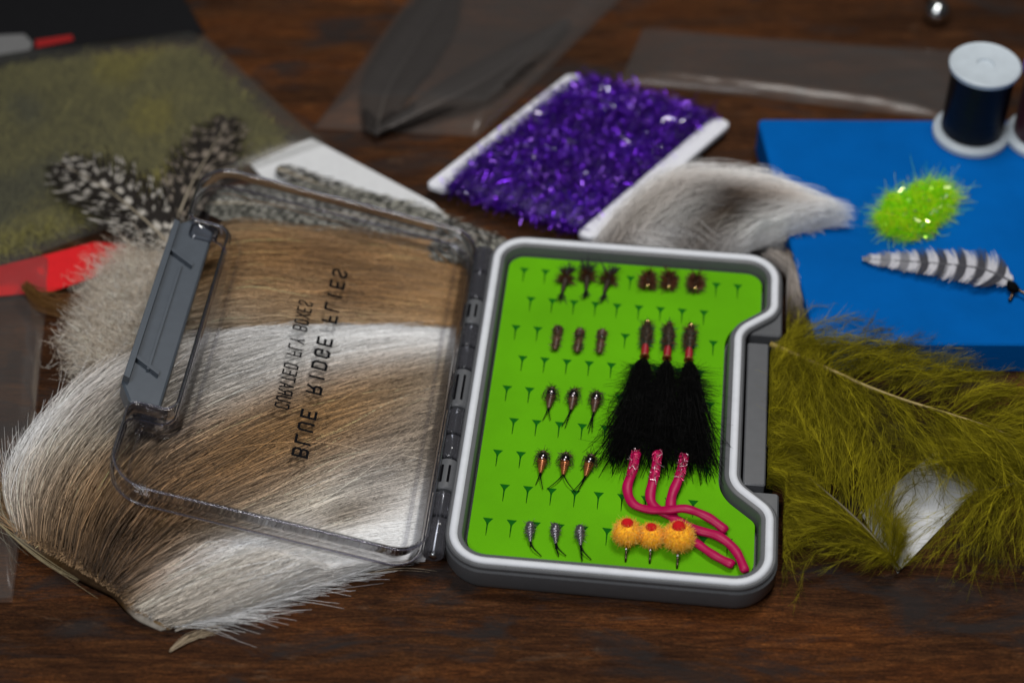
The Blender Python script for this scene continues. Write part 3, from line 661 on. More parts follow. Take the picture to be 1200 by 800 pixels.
# white fox fur behind the box
FX = (.98, .96, .94); FG = (.60, .54, .49); FD = (.07, .045, .03)
fox_px = [
 [(690, 284, 7), (730, 250, 12), (790, 218, 14), (880, 220, 14), (935, 236, 15), (980, 256, 14.5)],
 [(716, 290, 8), (758, 250, 15), (815, 226, 16), (890, 232, 15), (935, 244, 15), (978, 258, 15)],
 [(760, 296, 5), (795, 268, 12), (840, 250, 14), (900, 250, 15), (933, 256, 15), (976, 261, 15)],
 [(810, 300, 4), (830, 280, 10), (865, 268, 13), (905, 266, 14), (930, 264, 15), (974, 264, 15)],
 [(860, 304, 3), (872, 292, 8), (890, 282, 10), (915, 277, 13), (928, 270, 15), (970, 267, 15)]]
fox_c = [[FX, FX, FX, FX, FX, FX], [FG, FX, FX, FX, FX, FX], [FX, FD, FG, FX, FX, FX], [FG, FD, FX, FX, FX, FX], [FX, FX, FX, FX, FX, FX]]
fg = [TT(q) for q in fox_px]
fox = thing('white_fur_tail', 'fluffy white fur tail with dark roots behind the fly box', 'fur', T(820, 270, 0))
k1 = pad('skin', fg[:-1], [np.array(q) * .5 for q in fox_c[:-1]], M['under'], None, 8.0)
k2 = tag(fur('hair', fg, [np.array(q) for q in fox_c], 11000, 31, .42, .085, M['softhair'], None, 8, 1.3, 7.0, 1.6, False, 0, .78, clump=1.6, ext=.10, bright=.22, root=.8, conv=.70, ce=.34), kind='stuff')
side_px = [[(893, 300, 8), (905, 330, 9), (915, 360, 7), (925, 392, 4)], [(915, 290, 9), (925, 325, 9), (935, 355, 7), (942, 388, 4)], [(932, 285, 9), (942, 320, 8), (948, 355, 6), (955, 385, 3)]]
side_c = [[FG, FG, FD, FD], [FD, FG, FG, FD], [FD, FD, FG, FD]]
k3 = tag(fur('tail_side_hair', [TT(q) for q in side_px], [np.array(q) for q in side_c], 2600, 32, .4, .10, M['softhair'], None, 7, .5, 3, 1.0, False, 0, .85), kind='stuff')
r = np.random.default_rng(33); n = 2600; ri = r.uniform(0, 1, n); rj = r.uniform(0, 1, n)
ra, rb = catmull(TT([(715, 272, 9), (770, 250, 13), (840, 240, 14), (900, 246, 15), (940, 255, 15)]), 200), catmull(TT([(704, 270, 10), (748, 240, 13), (806, 218, 14), (870, 222, 14), (930, 242, 15)]), 200)
p0 = ra[(ri * 199).astype(int)] * (1 - rj[:, None]) + rb[(ri * 199).astype(int)] * rj[:, None]
cln = snoise(ri * 20, rj * 4, 34, 1.4, 3); an = .10 - .75 * ri + .55 * cln + .22 * r.normal(size=n) + .5 * (rj - .4)
d = np.stack([np.cos(an), np.sin(an), .20 + .20 * r.normal(size=n)], -1); u = np.linspace(0, 1, 8)[None, :, None]; L = (r.uniform(9, 28, n) * (1.1 - .6 * ri))[:, None, None] * MM
P = p0[:, None] + d[:, None] * L * u; P[..., 2] -= (L * .34 * u ** 2)[..., 0]; P += r.normal(size=(n, 1, 3)) * .8 * MM * u ** 2; P[..., 2] = np.maximum(P[..., 2], .8 * MM)
c = np.where((r.uniform(size=n) < .14)[:, None], np.array(FG), np.array((.92, .90, .88))) * np.exp(.12 * r.normal(size=(n, 1)))
k4 = tag(strands('wisps', keep_out(P), np.full(n, .085 * MM), c, M['softhair'], None, 3), kind='stuff')
anchored(fox, k1, k2, k3, k4)

# ---------------------------------------------------------------- feathers
def vane_feather(name, label, stem_px, width_mm, pat, seed, cat='feather', nb=90, K=14, lift=1.5, group=None, both=(1., 1.), sweep=.55, quill=(.35, .3, .22), ragged=.12, qr=.45, tj=.0):
    """stem in photograph points with heights; pat(t,s,side) -> colour"""
    r = np.random.default_rng(seed); S = arc_resample(TT(stem_px), nb); t = np.linspace(0, 1, nb)
    tg = np.gradient(S, axis=0); tg /= np.linalg.norm(tg, axis=1, keepdims=True); sd = np.cross(tg, [0, 0, 1.]); sd /= np.linalg.norm(sd, axis=1, keepdims=True)
    W = np.array([width_mm(q) for q in t]) * MM; Ls, Cs, Rs = [], [], []
    u = np.linspace(0, 1, K); step = np.linalg.norm(np.diff(S, axis=0), axis=1).mean()
    for si, sg in ((0, 1), (1, -1)):
        for i in range(nb):
            wv = W[i] * both[si] * (1 + ragged * r.normal())
            if wv < .3 * MM: continue
            d = sd[i] * sg * (1 - .25 * u[:, None]) + tg[i] * (sweep * (0.4 + .9 * u[:, None])); 
            p = S[i] + d * wv * u[:, None]; p[:, 2] += lift * MM * np.sin(u * 2.6) + r.normal() * .12 * MM
            p[:, :2] += r.normal(size=2) * .2 * MM * u[:, None] ** 2
            Ls.append(p); jt = tj * r.normal(); Cs.append([pat(t[i] + jt, q, sg) for q in u]); Rs.append(step * .62 * (1 - .55 * u ** 2))
    root = thing(name, label, cat, (S[0][0], S[0][1], 0), 0, group)
    v = tag(strands('vane', np.array(Ls), np.array(Rs), np.array(Cs), M['vane'], None, 2), kind='stuff')
    q = tube('quill', S, np.linspace(qr, .15, nb) * MM, M['quill'], None, 6, quill)
    anchored(root, v, q); return root
def spots(seed, along, across, w, light=(.40, .37, .32), dark=(.014, .011, .009)):
    r = np.random.default_rng(seed); jx = r.uniform(-.2, .2, (64, 16)); jy = r.uniform(-.18, .18, (64, 16)); jr = r.uniform(.62, 1.15, (64, 16))
    def f(t, s, sg):
        row = s * across; k = int(min(row, across - .01)); x = t * along + .5 * (k % 2); i = int(math.floor(x)) % 64; kk = k * 2 + (sg > 0)
        dx = x - math.floor(x) - .5 - jx[i, kk % 16]; dy = row - k - .5 - jy[i, kk % 16]
        m = min(max((w * jr[i, kk % 16] - math.hypot(dx, dy * .85)) / .12, 0), 1)
        return tuple(dark[q] * (1 - m) + light[q] * m for q in range(3))
    return f
leafw = lambda mx, a=.55: (lambda t: mx * (math.sin(math.pi * min(max(t, 0), 1) ** a) ** .7 + .02))
vane_feather('spotted_feather', 'black white-spotted guinea feather above the red card', [(205, 292, 10), (170, 258, 11), (125, 222, 9), (72, 192, 7)], lambda t: 18 * (math.sin(math.pi * min(t * .80 + .16, .999)) ** .7), spots(1, 8, 4, .34, (.46, .43, .38)), 41, group='spotted guinea feathers', ragged=.16, K=22, tj=.010, lift=.8, nb=130)
vane_feather('spotted_feather', 'dark spotted guinea feather touching the lid corner', [(205, 262, 9), (225, 215, 11), (245, 180, 9), (268, 140, 7)], lambda t: 15 * (math.sin(math.pi * min(t * .80 + .16, .999)) ** .7), spots(2, 7, 4, .32, (.24, .20, .16)), 42, group='spotted guinea feathers', ragged=.16, K=22, tj=.010, lift=.8, nb=130)
# grey speckled feathers lying under the far edge of the lid
gp = (.36, .35, .30); gd = (.050, .050, .042)
vane_feather('speckled_feather', 'long grey speckled feather beneath the far edge of the lid', [(238, 238, 5), (330, 240, 6), (440, 258, 5.5), (545, 286, 4.5), (600, 296, 3.5)], lambda t: 17 * (math.sin(math.pi * min(t * .82 + .15, .999)) ** .6), spots(3, 30, 8, .40, gp, gd), 43, group='grey speckled feathers', K=22, nb=190, lift=.4, tj=.004, ragged=.06)
vane_feather('speckled_feather', 'slim spotted feather lying across the white paper triangle', [(325, 197, 4), (390, 222, 4.5), (470, 250, 5), (575, 280, 5)], lambda t: 6.5 * (math.sin(math.pi * min(t * .7 + .2, .999)) ** .7), spots(4, 17, 3, .36, (.38, .37, .34), (.02, .018, .015)), 44, group='grey speckled feathers', K=14, nb=150, lift=.3, tj=.004)
# barred feather on the blue block
def bars(t, s, sg):
    x = t * 8.0 + s * .05; m = .5 + .5 * math.sin(x * 2 * math.pi); m = min(max((m - .4) * 4, 0), 1)
    if t > .62: m = min(1, m * .7 + .35)
    return tuple((.045, .045, .055)[q] * (1 - m) + (.46, .46, .50)[q] * m for q in range(3))
vane_feather('barred_feather', 'black and white barred feather lying on the blue block', [(1186, 330, 15.5), (1150, 315, 16.5), (1090, 308, 16), (1010, 303, 14.5)], lambda t: 12.5 * (1 - t) ** .55 * min(1, .25 + t * 7), bars, 45, ragged=.10, quill=(.05, .05, .06), sweep=.18, K=14, lift=.25, nb=150, tj=.004)
# dark feather pair in the far bag
dk = lambda t, s, sg: (.014 + .006 * s, .011 + .005 * s, .010 + .004 * s)
vane_feather('dark_feather', 'broad dark feather inside the clear bag beyond the white paper', [(440, 158, 2.5), (455, 105, 3), (485, 55, 3), (522, -6, 2.5)], lambda t: 16 * (math.sin(math.pi * min(t * .78 + .12, .999)) ** .75), dk, 46, group='dark feathers in the far bag', ragged=.03, quill=(.05, .045, .04), qr=.7)
vane_feather('dark_feather', 'narrow dark feather pointing right inside the far clear bag', [(440, 158, 3.5), (500, 128, 4), (570, 92, 4), (665, 28, 3)], lambda t: 13 * (math.sin(math.pi * min(t * .62 + .3, .999)) ** 1.2) * min(1, .2 + 2.5 * t), dk, 47, group='dark feathers in the far bag', ragged=.03, quill=(.07, .06, .055), qr=.9)

def marabou(name, label, stem_px, blen, seed, cols, nb=150, nbl=26, group=None, quill=(.26, .19, .05), rad=.038, qr=.8, drop=.5, t0=0.):
    """soft feather: wavy barbs, each with fine barbules"""
    r = np.random.default_rng(seed); S = arc_resample(TT(stem_px), 60); tg = np.gradient(S, axis=0); tg /= np.linalg.norm(tg, axis=1, keepdims=True)
    sd = np.cross(tg, [0, 0, 1.]); A, Ac, B, Bc = [], [], [], []; K = 10; u = np.linspace(0, 1, K)[:, None]
    cols = np.array(cols)
    for k in range(nb * 2):
        sg = 1 if k % 2 else -1; t = t0 + (1 - t0) * r.uniform(0, 1) ** .95; i = int(t * 59); L = blen(t, sg) * MM * r.uniform(.7, 1.2)
        if L < 2 * MM: continue
        cl = math.sin(t * 41 + sg * 2 + seed) + .6 * math.sin(t * 87 + seed * 3); d = sd[i] * sg * (.85 + .12 * r.normal()) + tg[i] * (.65 + .38 * cl + .16 * r.normal()); d /= np.linalg.norm(d)
        n2 = np.cross(d, [0, 0, 1.]); ph = r.uniform(0, 6.28); wa = L * r.uniform(.03, .10)
        p = S[i] + d * L * u + tg[i] * L * .3 * u ** 2 * r.uniform(-.3, 1) + n2 * wa * np.sin(u * r.uniform(4, 8) + ph) * u
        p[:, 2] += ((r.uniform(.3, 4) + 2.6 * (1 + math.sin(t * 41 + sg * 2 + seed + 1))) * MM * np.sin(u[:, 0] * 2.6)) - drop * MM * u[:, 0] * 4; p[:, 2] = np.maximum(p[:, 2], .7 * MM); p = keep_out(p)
        c = cols[r.integers(0, len(cols))] * math.exp(.18 * r.normal() + .25 * math.sin(t * 41 + sg * 2 + seed + 1)); A.append(p); Ac.append(c)  # raised clumps lighter, low ones darker: shade between clumps put into the colour
        m = nbl; j = r.uniform(.08, 1, m) * (K - 1.001); ji = j.astype(int); fr = (j - ji)[:, None]; q = p[ji] * (1 - fr) + p[np.minimum(ji + 1, K - 1)] * fr
        dd = (p[np.minimum(ji + 1, K - 1)] - p[ji]); dd /= np.linalg.norm(dd, axis=1, keepdims=True) + 1e-9
        e = dd * r.uniform(.7, 1.2, (m, 1)) + r.normal(size=(m, 3)) * np.array([.30, .30, .22]); l = r.uniform(2.0, 6.5, (m, 1)) * MM
        v = np.array([0, .5, 1.])[None, :, None]; bb = q[:, None] + e[:, None] * l[:, None] * v + r.normal(size=(m, 1, 3)) * .5 * MM * v ** 2
        bb[..., 2] = np.maximum(bb[..., 2], .4 * MM); bb = keep_out(bb); B.append(bb); Bc.append(np.tile(c, (m, 1)) * np.exp(.15 * r.normal(size=(m, 1))))
    root = thing(name, label, 'feather', (S[0][0], S[0][1], 0), 0, group)
    a = tag(strands('barbs', np.array(A), np.full(len(A), .075 * MM), np.array(Ac), M['softhair'], None, 3), kind='stuff')
    b = tag(strands('barbules', np.concatenate(B), np.full(len(B) * nbl, rad * MM), np.concatenate(Bc), M['softhair'], None, 2, ref=r.normal(size=(len(B) * nbl, 3))), kind='stuff')
    q = tube('quill', S, np.linspace(qr, .2, 60) * MM, M['quill'], None, 7, quill)
    anchored(root, a, b, q); return root
OL = [(.15, .128, .003), (.21, .182, .005), (.085, .072, .002), (.27, .232, .009)]
marabou('olive_feather', 'olive marabou feather with pale quill leaning on the blue block', [(903, 403, 12), (960, 428, 13), (1040, 462, 13), (1150, 497, 12), (1230, 530, 10)], lambda t, s: 27 if s < 0 else 34, 51, OL, 260, 60, 'olive marabou feathers', qr=1.0)
marabou('olive_feather', 'olive marabou feather whose dark quill points at the paper corner', [(1054, 668, 3), (1015, 620, 6), (960, 570, 8), (893, 518, 8)], lambda t, s: min(32, 7 + 120 * max(t - .06, 0)) if s > 0 else 8 + 26 * min(1, t * 4), 52, OL, 300, 60, 'olive marabou feathers', (.07, .055, .02), qr=.9, drop=.2)
marabou('olive_feather', 'olive marabou feather entering from the right above the bare wood', [(1290, 520, 6), (1235, 548, 8), (1190, 566, 9), (1140, 576, 8)], lambda t, s: 30, 53, OL, 220, 60, 'olive marabou feathers', (.07, .055, .02), drop=.2)
marabou('olive_feather', 'loose olive marabou feather tucked against the box latch', [(1000, 560, 5), (960, 520, 8), (925, 470, 9), (905, 430, 8)], lambda t, s: 26, 54, OL, 180, 60, 'olive marabou feathers', (.10, .08, .02), drop=.2)

# ---------------------------------------------------------------- cards, bags and paper
o = slab('paper_sheet', TT([(1052, 671, .9), (1146, 572, .9), (1100, 525, .9), (1008, 600, .9)]), .0003, M['paper']); tag(o, 'white paper corner showing below the olive feathers', 'paper')
o = slab('paper_sheet', TT([(293, 192, 2.2), (365, 162, 2.2), (508, 238, 2.2), (560, 290, 2.2), (380, 290, 2.2)]), .0004, M['paper']); tag(o, 'white paper triangle behind the far edge of the lid', 'paper')
rc = TT([(-45, 322, 4), (60, 297, 4.2), (112, 283, 4.4), (170, 288, 4.4), (166, 304, 4.2), (118, 322, 4), (60, 341, 3.6), (-45, 350, 3.2)])
o = slab('red_card', rc, .0006, M['redcard']); tag(o, 'bright red card beneath the spotted guinea feather', 'card')
def pouch(name, px4, z, mat, seed, amp, na=46, nb=46, puff=3.0, label=None, extra=None):
    """two films sealed at the edges; px4 = corners in order"""
    c = TT([(x, y, z) for x, y in px4]); a = np.linspace(0, 1, na)[:, None, None]; b = np.linspace(0, 1, nb)[None, :, None]
    P = (c[0] * (1 - b) + c[1] * b) * (1 - a) + (c[3] * (1 - b) + c[2] * b) * a
    nz = snoise(P[..., 0], P[..., 1], seed, 70, 4); nz2 = np.abs(snoise(P[..., 0], P[..., 1], seed + 3, 45, 3))
    e = (np.minimum(np.minimum(a, 1 - a), np.minimum(b, 1 - b))[..., 0] * 8).clip(0, 1) ** .6
    up = P.copy(); up[..., 2] += (amp * (nz + .8 * nz2) * .5 + puff * e) * MM; up[..., 2] = np.maximum(up[..., 2], z * MM + .05 * MM)
    up[..., 0] += snoise(P[..., 1], P[..., 0], seed + 5, 40, 2) * .8 * MM
    lo = P.copy(); lo[..., 2] = z * MM * .3 + .3 * MM; lo[..., 0] = up[..., 0]
    i = np.arange(na * nb).reshape(na, nb); j = i + na * nb
    F = [np.stack([i[:-1, :-1], i[:-1, 1:], i[1:, 1:], i[1:, :-1]], -1).reshape(-1, 4), np.stack([j[:-1, :-1], j[1:, :-1], j[1:, 1:], j[:-1, 1:]], -1).reshape(-1, 4)]
    return link(name, raw(name, np.concatenate([up.reshape(-1, 3), lo.reshape(-1, 3)]), np.concatenate(F), True), mat)
# large bag of olive dubbing, far corner
bag = thing('dubbing_bag', 'clear bag with black header holding olive dubbing', 'bag', T(120, 180, 0))
k1 = pouch('film', [(-120, 60), (238, 40), (385, 172), (-60, 335)], 1.0, M['bagthin'], 61, 1.5, 50, 60, 6.0)
hp = catmull(TT([(-120, 92, 6.5), (0, 73, 6.5), (60, 60, 6.5), (130, 47, 6.5), (190, 41, 6), (240, 40, 5)]), 24)
hq = catmull(TT([(-120, -60, 6.5), (0, -60, 6.5), (60, -60, 6.5), (110, -60, 6.5), (150, -60, 6), (182, -60, 5)]), 24)
V = np.concatenate([hp, hq, hp - [0, 0, .0005], hq - [0, 0, .0005]]); n = 24
F = [(q, q + 1, n + q + 1, n + q) for q in range(n - 1)] + [(2 * n + q, 3 * n + q, 3 * n + q + 1, 2 * n + q + 1) for q in range(n - 1)] + [(q, 2 * n + q, 2 * n + q + 1, q + 1) for q in range(n - 1)] + [(n - 1, 3 * n - 1, 4 * n - 1, 2 * n - 1)]
k2 = fixn(mesh('header', V, F, M['blackcard']))
k3 = slab('white_mark', TT([(-10, 42, 6.9), (28, 40, 6.9), (38, 50, 6.9), (36, 58, 6.9), (-10, 66, 6.9)]), .0002, M['whiteink'])
k4 = slab('red_mark', TT([(42, 47, 6.9), (84, 41, 6.9), (86, 47, 6.9), (42, 56, 6.9)]), .0002, M['redink'])
anchored(bag, k1, k2); k3.parent = k2; k4.parent = k2
r = np.random.default_rng(62); n = 16000; cn = TT([(-80, 90, 2.5), (225, 62, 2.5), (330, 165, 2.5), (-40, 318, 2.5)]); a = r.uniform(0, 1, (n, 1)); b = r.uniform(0, 1, (n, 1))
p0 = (cn[0] * (1 - b) + cn[1] * b) * (1 - a) + (cn[3] * (1 - b) + cn[2] * b) * a; p0[:, 2] += r.uniform(-1.5, 2.2, n) * MM
an = r.uniform(0, 6.28, n); d = np.stack([np.cos(an), np.sin(an), r.normal(size=n) * .1], -1); u = np.linspace(-.5, .5, 6)[None, :, None]; L = r.uniform(4, 14, n)[:, None, None] * MM
pp = p0[:, None] + d[:, None] * L * u + np.roll(d, 1, 1)[:, None] * L * .25 * np.sin(u * 5 + r.uniform(0, 6, (n, 1, 1))); pp[..., 2] = np.clip(pp[..., 2], .0006, .0062)
tone = snoise(p0[:, 0], p0[:, 1], 63, 60, 3)[:, None]
dc = np.array([(.22, .20, .062)]) * np.exp(.25 * r.normal(size=(n, 1)) + .2 * tone); dc[tone[:, 0] > .5] *= np.array([1.25, 1.2, .7]); dc[tone[:, 0] < -.6] *= np.array([.7, .75, 1.1])
o = strands('olive_dubbing', pp, np.full(n, .13 * MM), dc, M['softhair'], None, 2); tag(o, 'mass of olive yellow dubbing fibres inside the large bag', 'dubbing')
# bag with the dark feathers, bag beyond the purple card, bag at the near left edge
tag(pouch('clear_bag', [(520, -60), (790, -60), (560, 160), (368, 150)], .8, M['bagmilky'], 71, 1.2, 40, 40, 5.0), 'clear bag round the two dark feathers', 'bag')
tag(pouch('clear_bag', [(752, 36), (1140, 62), (1110, 140), (725, 96)], .8, M['bagmilky'], 72, 2.0, 40, 60, 3.5), 'crumpled clear bag beyond the blue block', 'bag')
tag(pouch('clear_bag', [(-90, 300), (60, 300), (14, 700), (-90, 702)], 3.5, M['bagmilky'], 73, 4.0, 70, 40, 3.0), 'crinkled clear bag at the left beside the deer hide', 'bag')
r = np.random.default_rng(74)
def tuft(name, label, cat, root_px, tip_px, n, seed, sp, colr, rad=.1, group=None, K=7, bend=.2):
    r = np.random.default_rng(seed); a, b = T(*root_px), T(*tip_px); u = np.linspace(0, 1, K)[None, :, None]; d = b - a; L = np.linalg.norm(d); sdv = np.cross(d / L, [0, 0, 1.])
    P = a + r.normal(size=(n, 1, 3)) * sp * .4 * MM + d * u * r.uniform(.6, 1.1, (n, 1, 1)) + r.normal(size=(n, 1, 3)) * sp * MM * u + sdv * L * bend * np.sin(u * 2.8) * r.uniform(.4, 1.3, (n, 1, 1))
    P[..., 2] = np.maximum(P[..., 2], .5 * MM)
    o = strands(name, P, rad * MM * r.uniform(.6, 1.2, n), np.array(colr) * np.exp(.2 * r.normal(size=(n, 1))), M['hair'], None, 3); return tag(o, label, cat, group)
tuft('brown_fibre_tuft', 'small orange-brown fibre tuft below the red card', 'fibre tuft', (30, 335, 8), (95, 362, 5), 160, 75, 2.0, (.16, .075, .02))
tuft('hair_clipping', 'pale bent hair clipping on the wood below the hide', 'hair', (200, 762, .8), (260, 738, 1.2), 40, 76, .7, (.42, .33, .22), .12, bend=-.12)
tuft('stray_hair', 'single pale curved hair between hide and box corner', 'hair', (428, 672, 1.2), (512, 671, 1.0), 3, 77, .25, (.36, .28, .19), .12, bend=-.12, K=14)
tuft('straw_fibre', 'coarse straw fibre crossing the hide edge at left', 'fibre', (0, 615, 8), (110, 694, 4), 6, 78, .5, (.38, .31, .18), .16, bend=.04, K=10)
tuft('tangled_hairs', 'few tangled pale hairs at the left end of the hide', 'hair', (2, 560, 8), (30, 640, 6), 26, 79, 4.0, (.42, .40, .30), .10, bend=.3, K=10)

# ---------------------------------------------------------------- purple tinsel on its card
tin = thing('tinsel_card', 'white card wound with sparkling purple tinsel', 'tinsel', T(690, 180, 0))
cA, cB = T(512, 214, 6), T(668, 93, 6); cC, cD = T(850, 148, 6), T(716, 290, 6)
ex = cC - cB; ex /= np.linalg.norm(ex); ey = cA - cB; ly = np.linalg.norm(ey); ey /= ly; lx = np.linalg.norm(cC - cB)
def CP(x, y, z): q = cB + ex * x * MM + ey * y * MM; return np.array([q[0], q[1], z * MM])
LX, LY = lx / MM, ly / MM
out = rounded([(-2.5, -3, 2.5), (6, -3, 2.5), (6, 4, 1.5), (LX - 7, 4, 1.5), (LX - 7, -3, 3.5), (LX + 1, -3, 3.5), (LX + 1, LY + 3, 3.5), (LX - 7, LY + 3, 3.5), (LX - 7, LY - 4, 1.5), (6, LY - 4, 1.5), (6, LY + 3, 2.5), (-2.5, LY + 3, 2.5)], 5)
k1 = auto_smooth(fixn(shell('card', [(out, 4.5), (out, 6.2), (offset(out, -.5), 6.6)], M['whitecard'], None, CP, True, True)), 30)
# wound core
na, nb_ = 30, 24; V = []
for i in range(na):
    x = 5 + (LX - 11) * i / (na - 1); fx = min(1, 5 * min(i / (na - 1), 1 - i / (na - 1)) + .45)
    for j in range(nb_):
        t = 2 * math.pi * j / nb_; ca, sa = math.cos(t), math.sin(t)
        V.append(CP(x, LY / 2 + (LY / 2 + 1.5) * math.copysign(abs(ca) ** .5, ca), 6.2 + 4.6 * fx * math.copysign(abs(sa) ** .6, sa) + .3 * math.sin(x * 2.5)))
F = [(i * nb_ + j, i * nb_ + (j + 1) % nb_, (i + 1) * nb_ + (j + 1) % nb_, (i + 1) * nb_ + j) for i in range(na - 1) for j in range(nb_)] + [tuple(range(nb_)), tuple((na - 1) * nb_ + j for j in range(nb_))]
M['purplecore'] = pm('purple_core', (.030, .006, .12), .4, metal=.3, var=.4, vscale=500, bump=.8, bscale=900)
k2 = fixn(mesh('wound_core', V, F, M['purplecore'], None, True))
r = np.random.default_rng(81); n = 17000; x = r.uniform(4.5, LX - 6, n); y = r.uniform(-3.5, LY + 3.5, n); e = np.abs(y - LY / 2) / (LY / 2)
z = 10.2 - 3.2 * np.clip(e, 0, 1) ** 6 + r.uniform(-1.0, 1.0, n) + 2.6 * r.uniform(0, 1, n) ** 4
p0 = np.array([CP(*q) for q in zip(x, y, z)]); d = r.normal(size=(n, 3)) * np.array([1, 1, .55]) + ey * r.uniform(-1.5, 1.5, (n, 1)); d /= np.linalg.norm(d, axis=1, keepdims=True)
u = np.linspace(-.5, .5, 4)[None, :, None]; L = r.uniform(2.5, 6.5, n)[:, None, None] * MM; cv = r.normal(size=(n, 1, 3)) * .45
pp = p0[:, None] + d[:, None] * L * u + cv * L * (u ** 2) * 2
tone = snoise(x, y, 82, .22, 3)
tc = np.array([(.085, .012, .36)]) * np.exp(.4 * r.normal(size=(n, 1)) + .35 * tone[:, None]); hot = r.uniform(size=n) < .12; tc[hot] = (.30, .12, .75); tc[r.uniform(size=n) < .03] = (.85, .75, .98)  # a few flakes coloured pale to stand in for bright glints
k3 = tag(strands('tinsel', pp, r.uniform(.05, .13, n) * MM, tc, M['glitter'], None, 2, ref=r.normal(size=(n, 3)), taper=.9), kind='stuff')
k4 = tube('wire_end', [CP(4, 18, 6.9), CP(4.6, 24, 7.2), CP(4.0, 30, 7.0), CP(5, LY - 12, 7)], .5 * MM, M['redink'], None, 8)
# wire wraps showing at the card's notch
r = np.random.default_rng(83); yy = np.arange(10, LY - 14, 1.6)
ww = np.array([[CP(3.2 + .4 * r.normal(), q, 6.8), CP(5.5, q + .6, 7.9), CP(8.0, q + 1.0, 8.2)] for q in yy])
k5 = tag(strands('core_wraps', ww, np.full(len(ww), .30 * MM), np.full((len(ww), 3), .07), M['hair'], None, 3), kind='stuff')
anchored(tin, k1, k2, k3, k4, k5)

# ---------------------------------------------------------------- blue foam block and what lies on it
bc = [(88.0, 100.5, 2), (240, 101.5, 2), (240, -11.6, 2), (98.4, -12.2, 2)]
bp_ = rounded(bc, 4)
blk = shell('foam_block', [(offset(bp_, -.4), .1), (bp_, .6), (bp_, 12.4), (offset(bp_, -.6), 13.0)], M['blue'], None, lambda a, b, z: (a * MM, b * MM, z * MM), True, True)
tag(auto_smooth(fixn(blk), 30), 'bright blue foam block carrying feather, green dubbing and thread spools', 'foam block')
def spool(label, c, thread_mat, cap_mat, cap_r, group):
    s = thing('thread_spool', label, 'spool', c, 0, group)
    lathe('base_flange', [(0, 0), (12.9 * MM, 0), (13.6 * MM, .5 * MM), (13.6 * MM, 2.2 * MM), (12.9 * MM, 2.9 * MM), (10 * MM, 3.4 * MM), (0, 3.4 * MM)], M['spoolwhite'], s)
    pr = [(0, 3.5 * MM)]
    for q in range(60): pr.append(((10.9 + .14 * (q % 2)) * MM, (3.5 + q * .44) * MM))
    pr.append((0, 29.7 * MM)); lathe('thread', pr, thread_mat, s)
    lathe('top_flange', [(0, 29.5 * MM), (11.2 * MM, 29.6 * MM), (12.3 * MM, 30.0 * MM), (12.5 * MM, 30.7 * MM), (12.5 * MM, 31.7 * MM), (11.8 * MM, 32.3 * MM), (10.9 * MM, 32.0 * MM), (3.1 * MM, 32.0 * MM), (2.8 * MM, 31.2 * MM), (0, 31.2 * MM)], cap_mat, s)
    return s
spool('white-capped spool of black thread standing on the blue block', T(1137, 158, 13.02), M['black'], M['spoolwhite'], 14, 'thread spools')
spool('purple-capped spool of maroon thread cut off by the picture edge', T(1222, 163, 13.02), M['maroon'], M['purplecap'], 14, 'thread spools')
# chartreuse dubbing tuft
r = np.random.default_rng(91); n = 8500; c0 = T(1072, 252, 13.6)
d = r.normal(size=(n, 3)); d /= np.linalg.norm(d, axis=1, keepdims=True); rr = r.uniform(0, 1, (n, 1)) ** .5
axx = T(1105, 222, 13.6) - T(1040, 275, 13.6); Lx = np.linalg.norm(axx); axx /= Lx; ayy = np.cross(axx, [0, 0, 1.])
q = d * rr; tpr = 1 - .30 * q[:, :1] + .16 * np.sin(q[:, :1] * 9 + q[:, 1:2] * 5)
q[:, 0] += .25 * (q[:, 0] > .4) * r.uniform(0, 1, n)
p0 = c0 + axx * q[:, :1] * 15.5 * MM + ayy * q[:, 1:2] * 10.5 * MM * tpr + np.array([0, 0, 1.]) * (np.abs(q[:, 2:3]) * 9.0 * MM)
e = r.normal(size=(n, 3)); e[:, 2] *= .6; e /= np.linalg.norm(e, axis=1, keepdims=True); u = np.linspace(0, 1, 5)[None, :, None]; L = (1.5 + 7.0 * r.uniform(0, 1, n) ** 2)[:, None, None] * MM
pp = p0[:, None] + (e[:, None] * .8 + d[:, None] * .35) * L * u + r.normal(size=(n, 1, 3)) * L * .3 * u ** 2; pp[..., 2] = np.maximum(pp[..., 2], 13.15 * MM)
cc = np.array([(.30, .95, .004), (.62, 1.0, .006), (.18, .85, .004), (.88, 1.0, .03)])[r.integers(0, 4, n)]
tuf = thing('green_dubbing', 'fluorescent green sparkling dubbing tuft on the blue block', 'dubbing', (c0[0], c0[1], 13 * MM))
k1 = tag(strands('fibres', pp, np.full(n, .085 * MM), cc, M['softhair'], None, 3), kind='stuff')
ns = 420; idx = r.integers(0, n, ns); fl = p0[idx] + r.normal(size=(ns, 3)) * np.array([1.6, 1.6, .8]) * MM; fl[:, 2] = np.maximum(fl[:, 2], 13.5 * MM); e = r.normal(size=(ns, 3)) * MM * np.array([1.2, 1.2, .7])
k2 = tag(strands('sparkle_flakes', np.stack([fl, fl + e * .5, fl + e], 1), np.full(ns, .24 * MM), np.array([(.75, .85, .35), (.85, .85, .8), (.5, .9, .1)])[r.integers(0, 3, ns)], M['glitter'], None, 2, ref=r.normal(size=(ns, 3)), taper=1.), kind='stuff')
anchored(tuf, k1, k2)
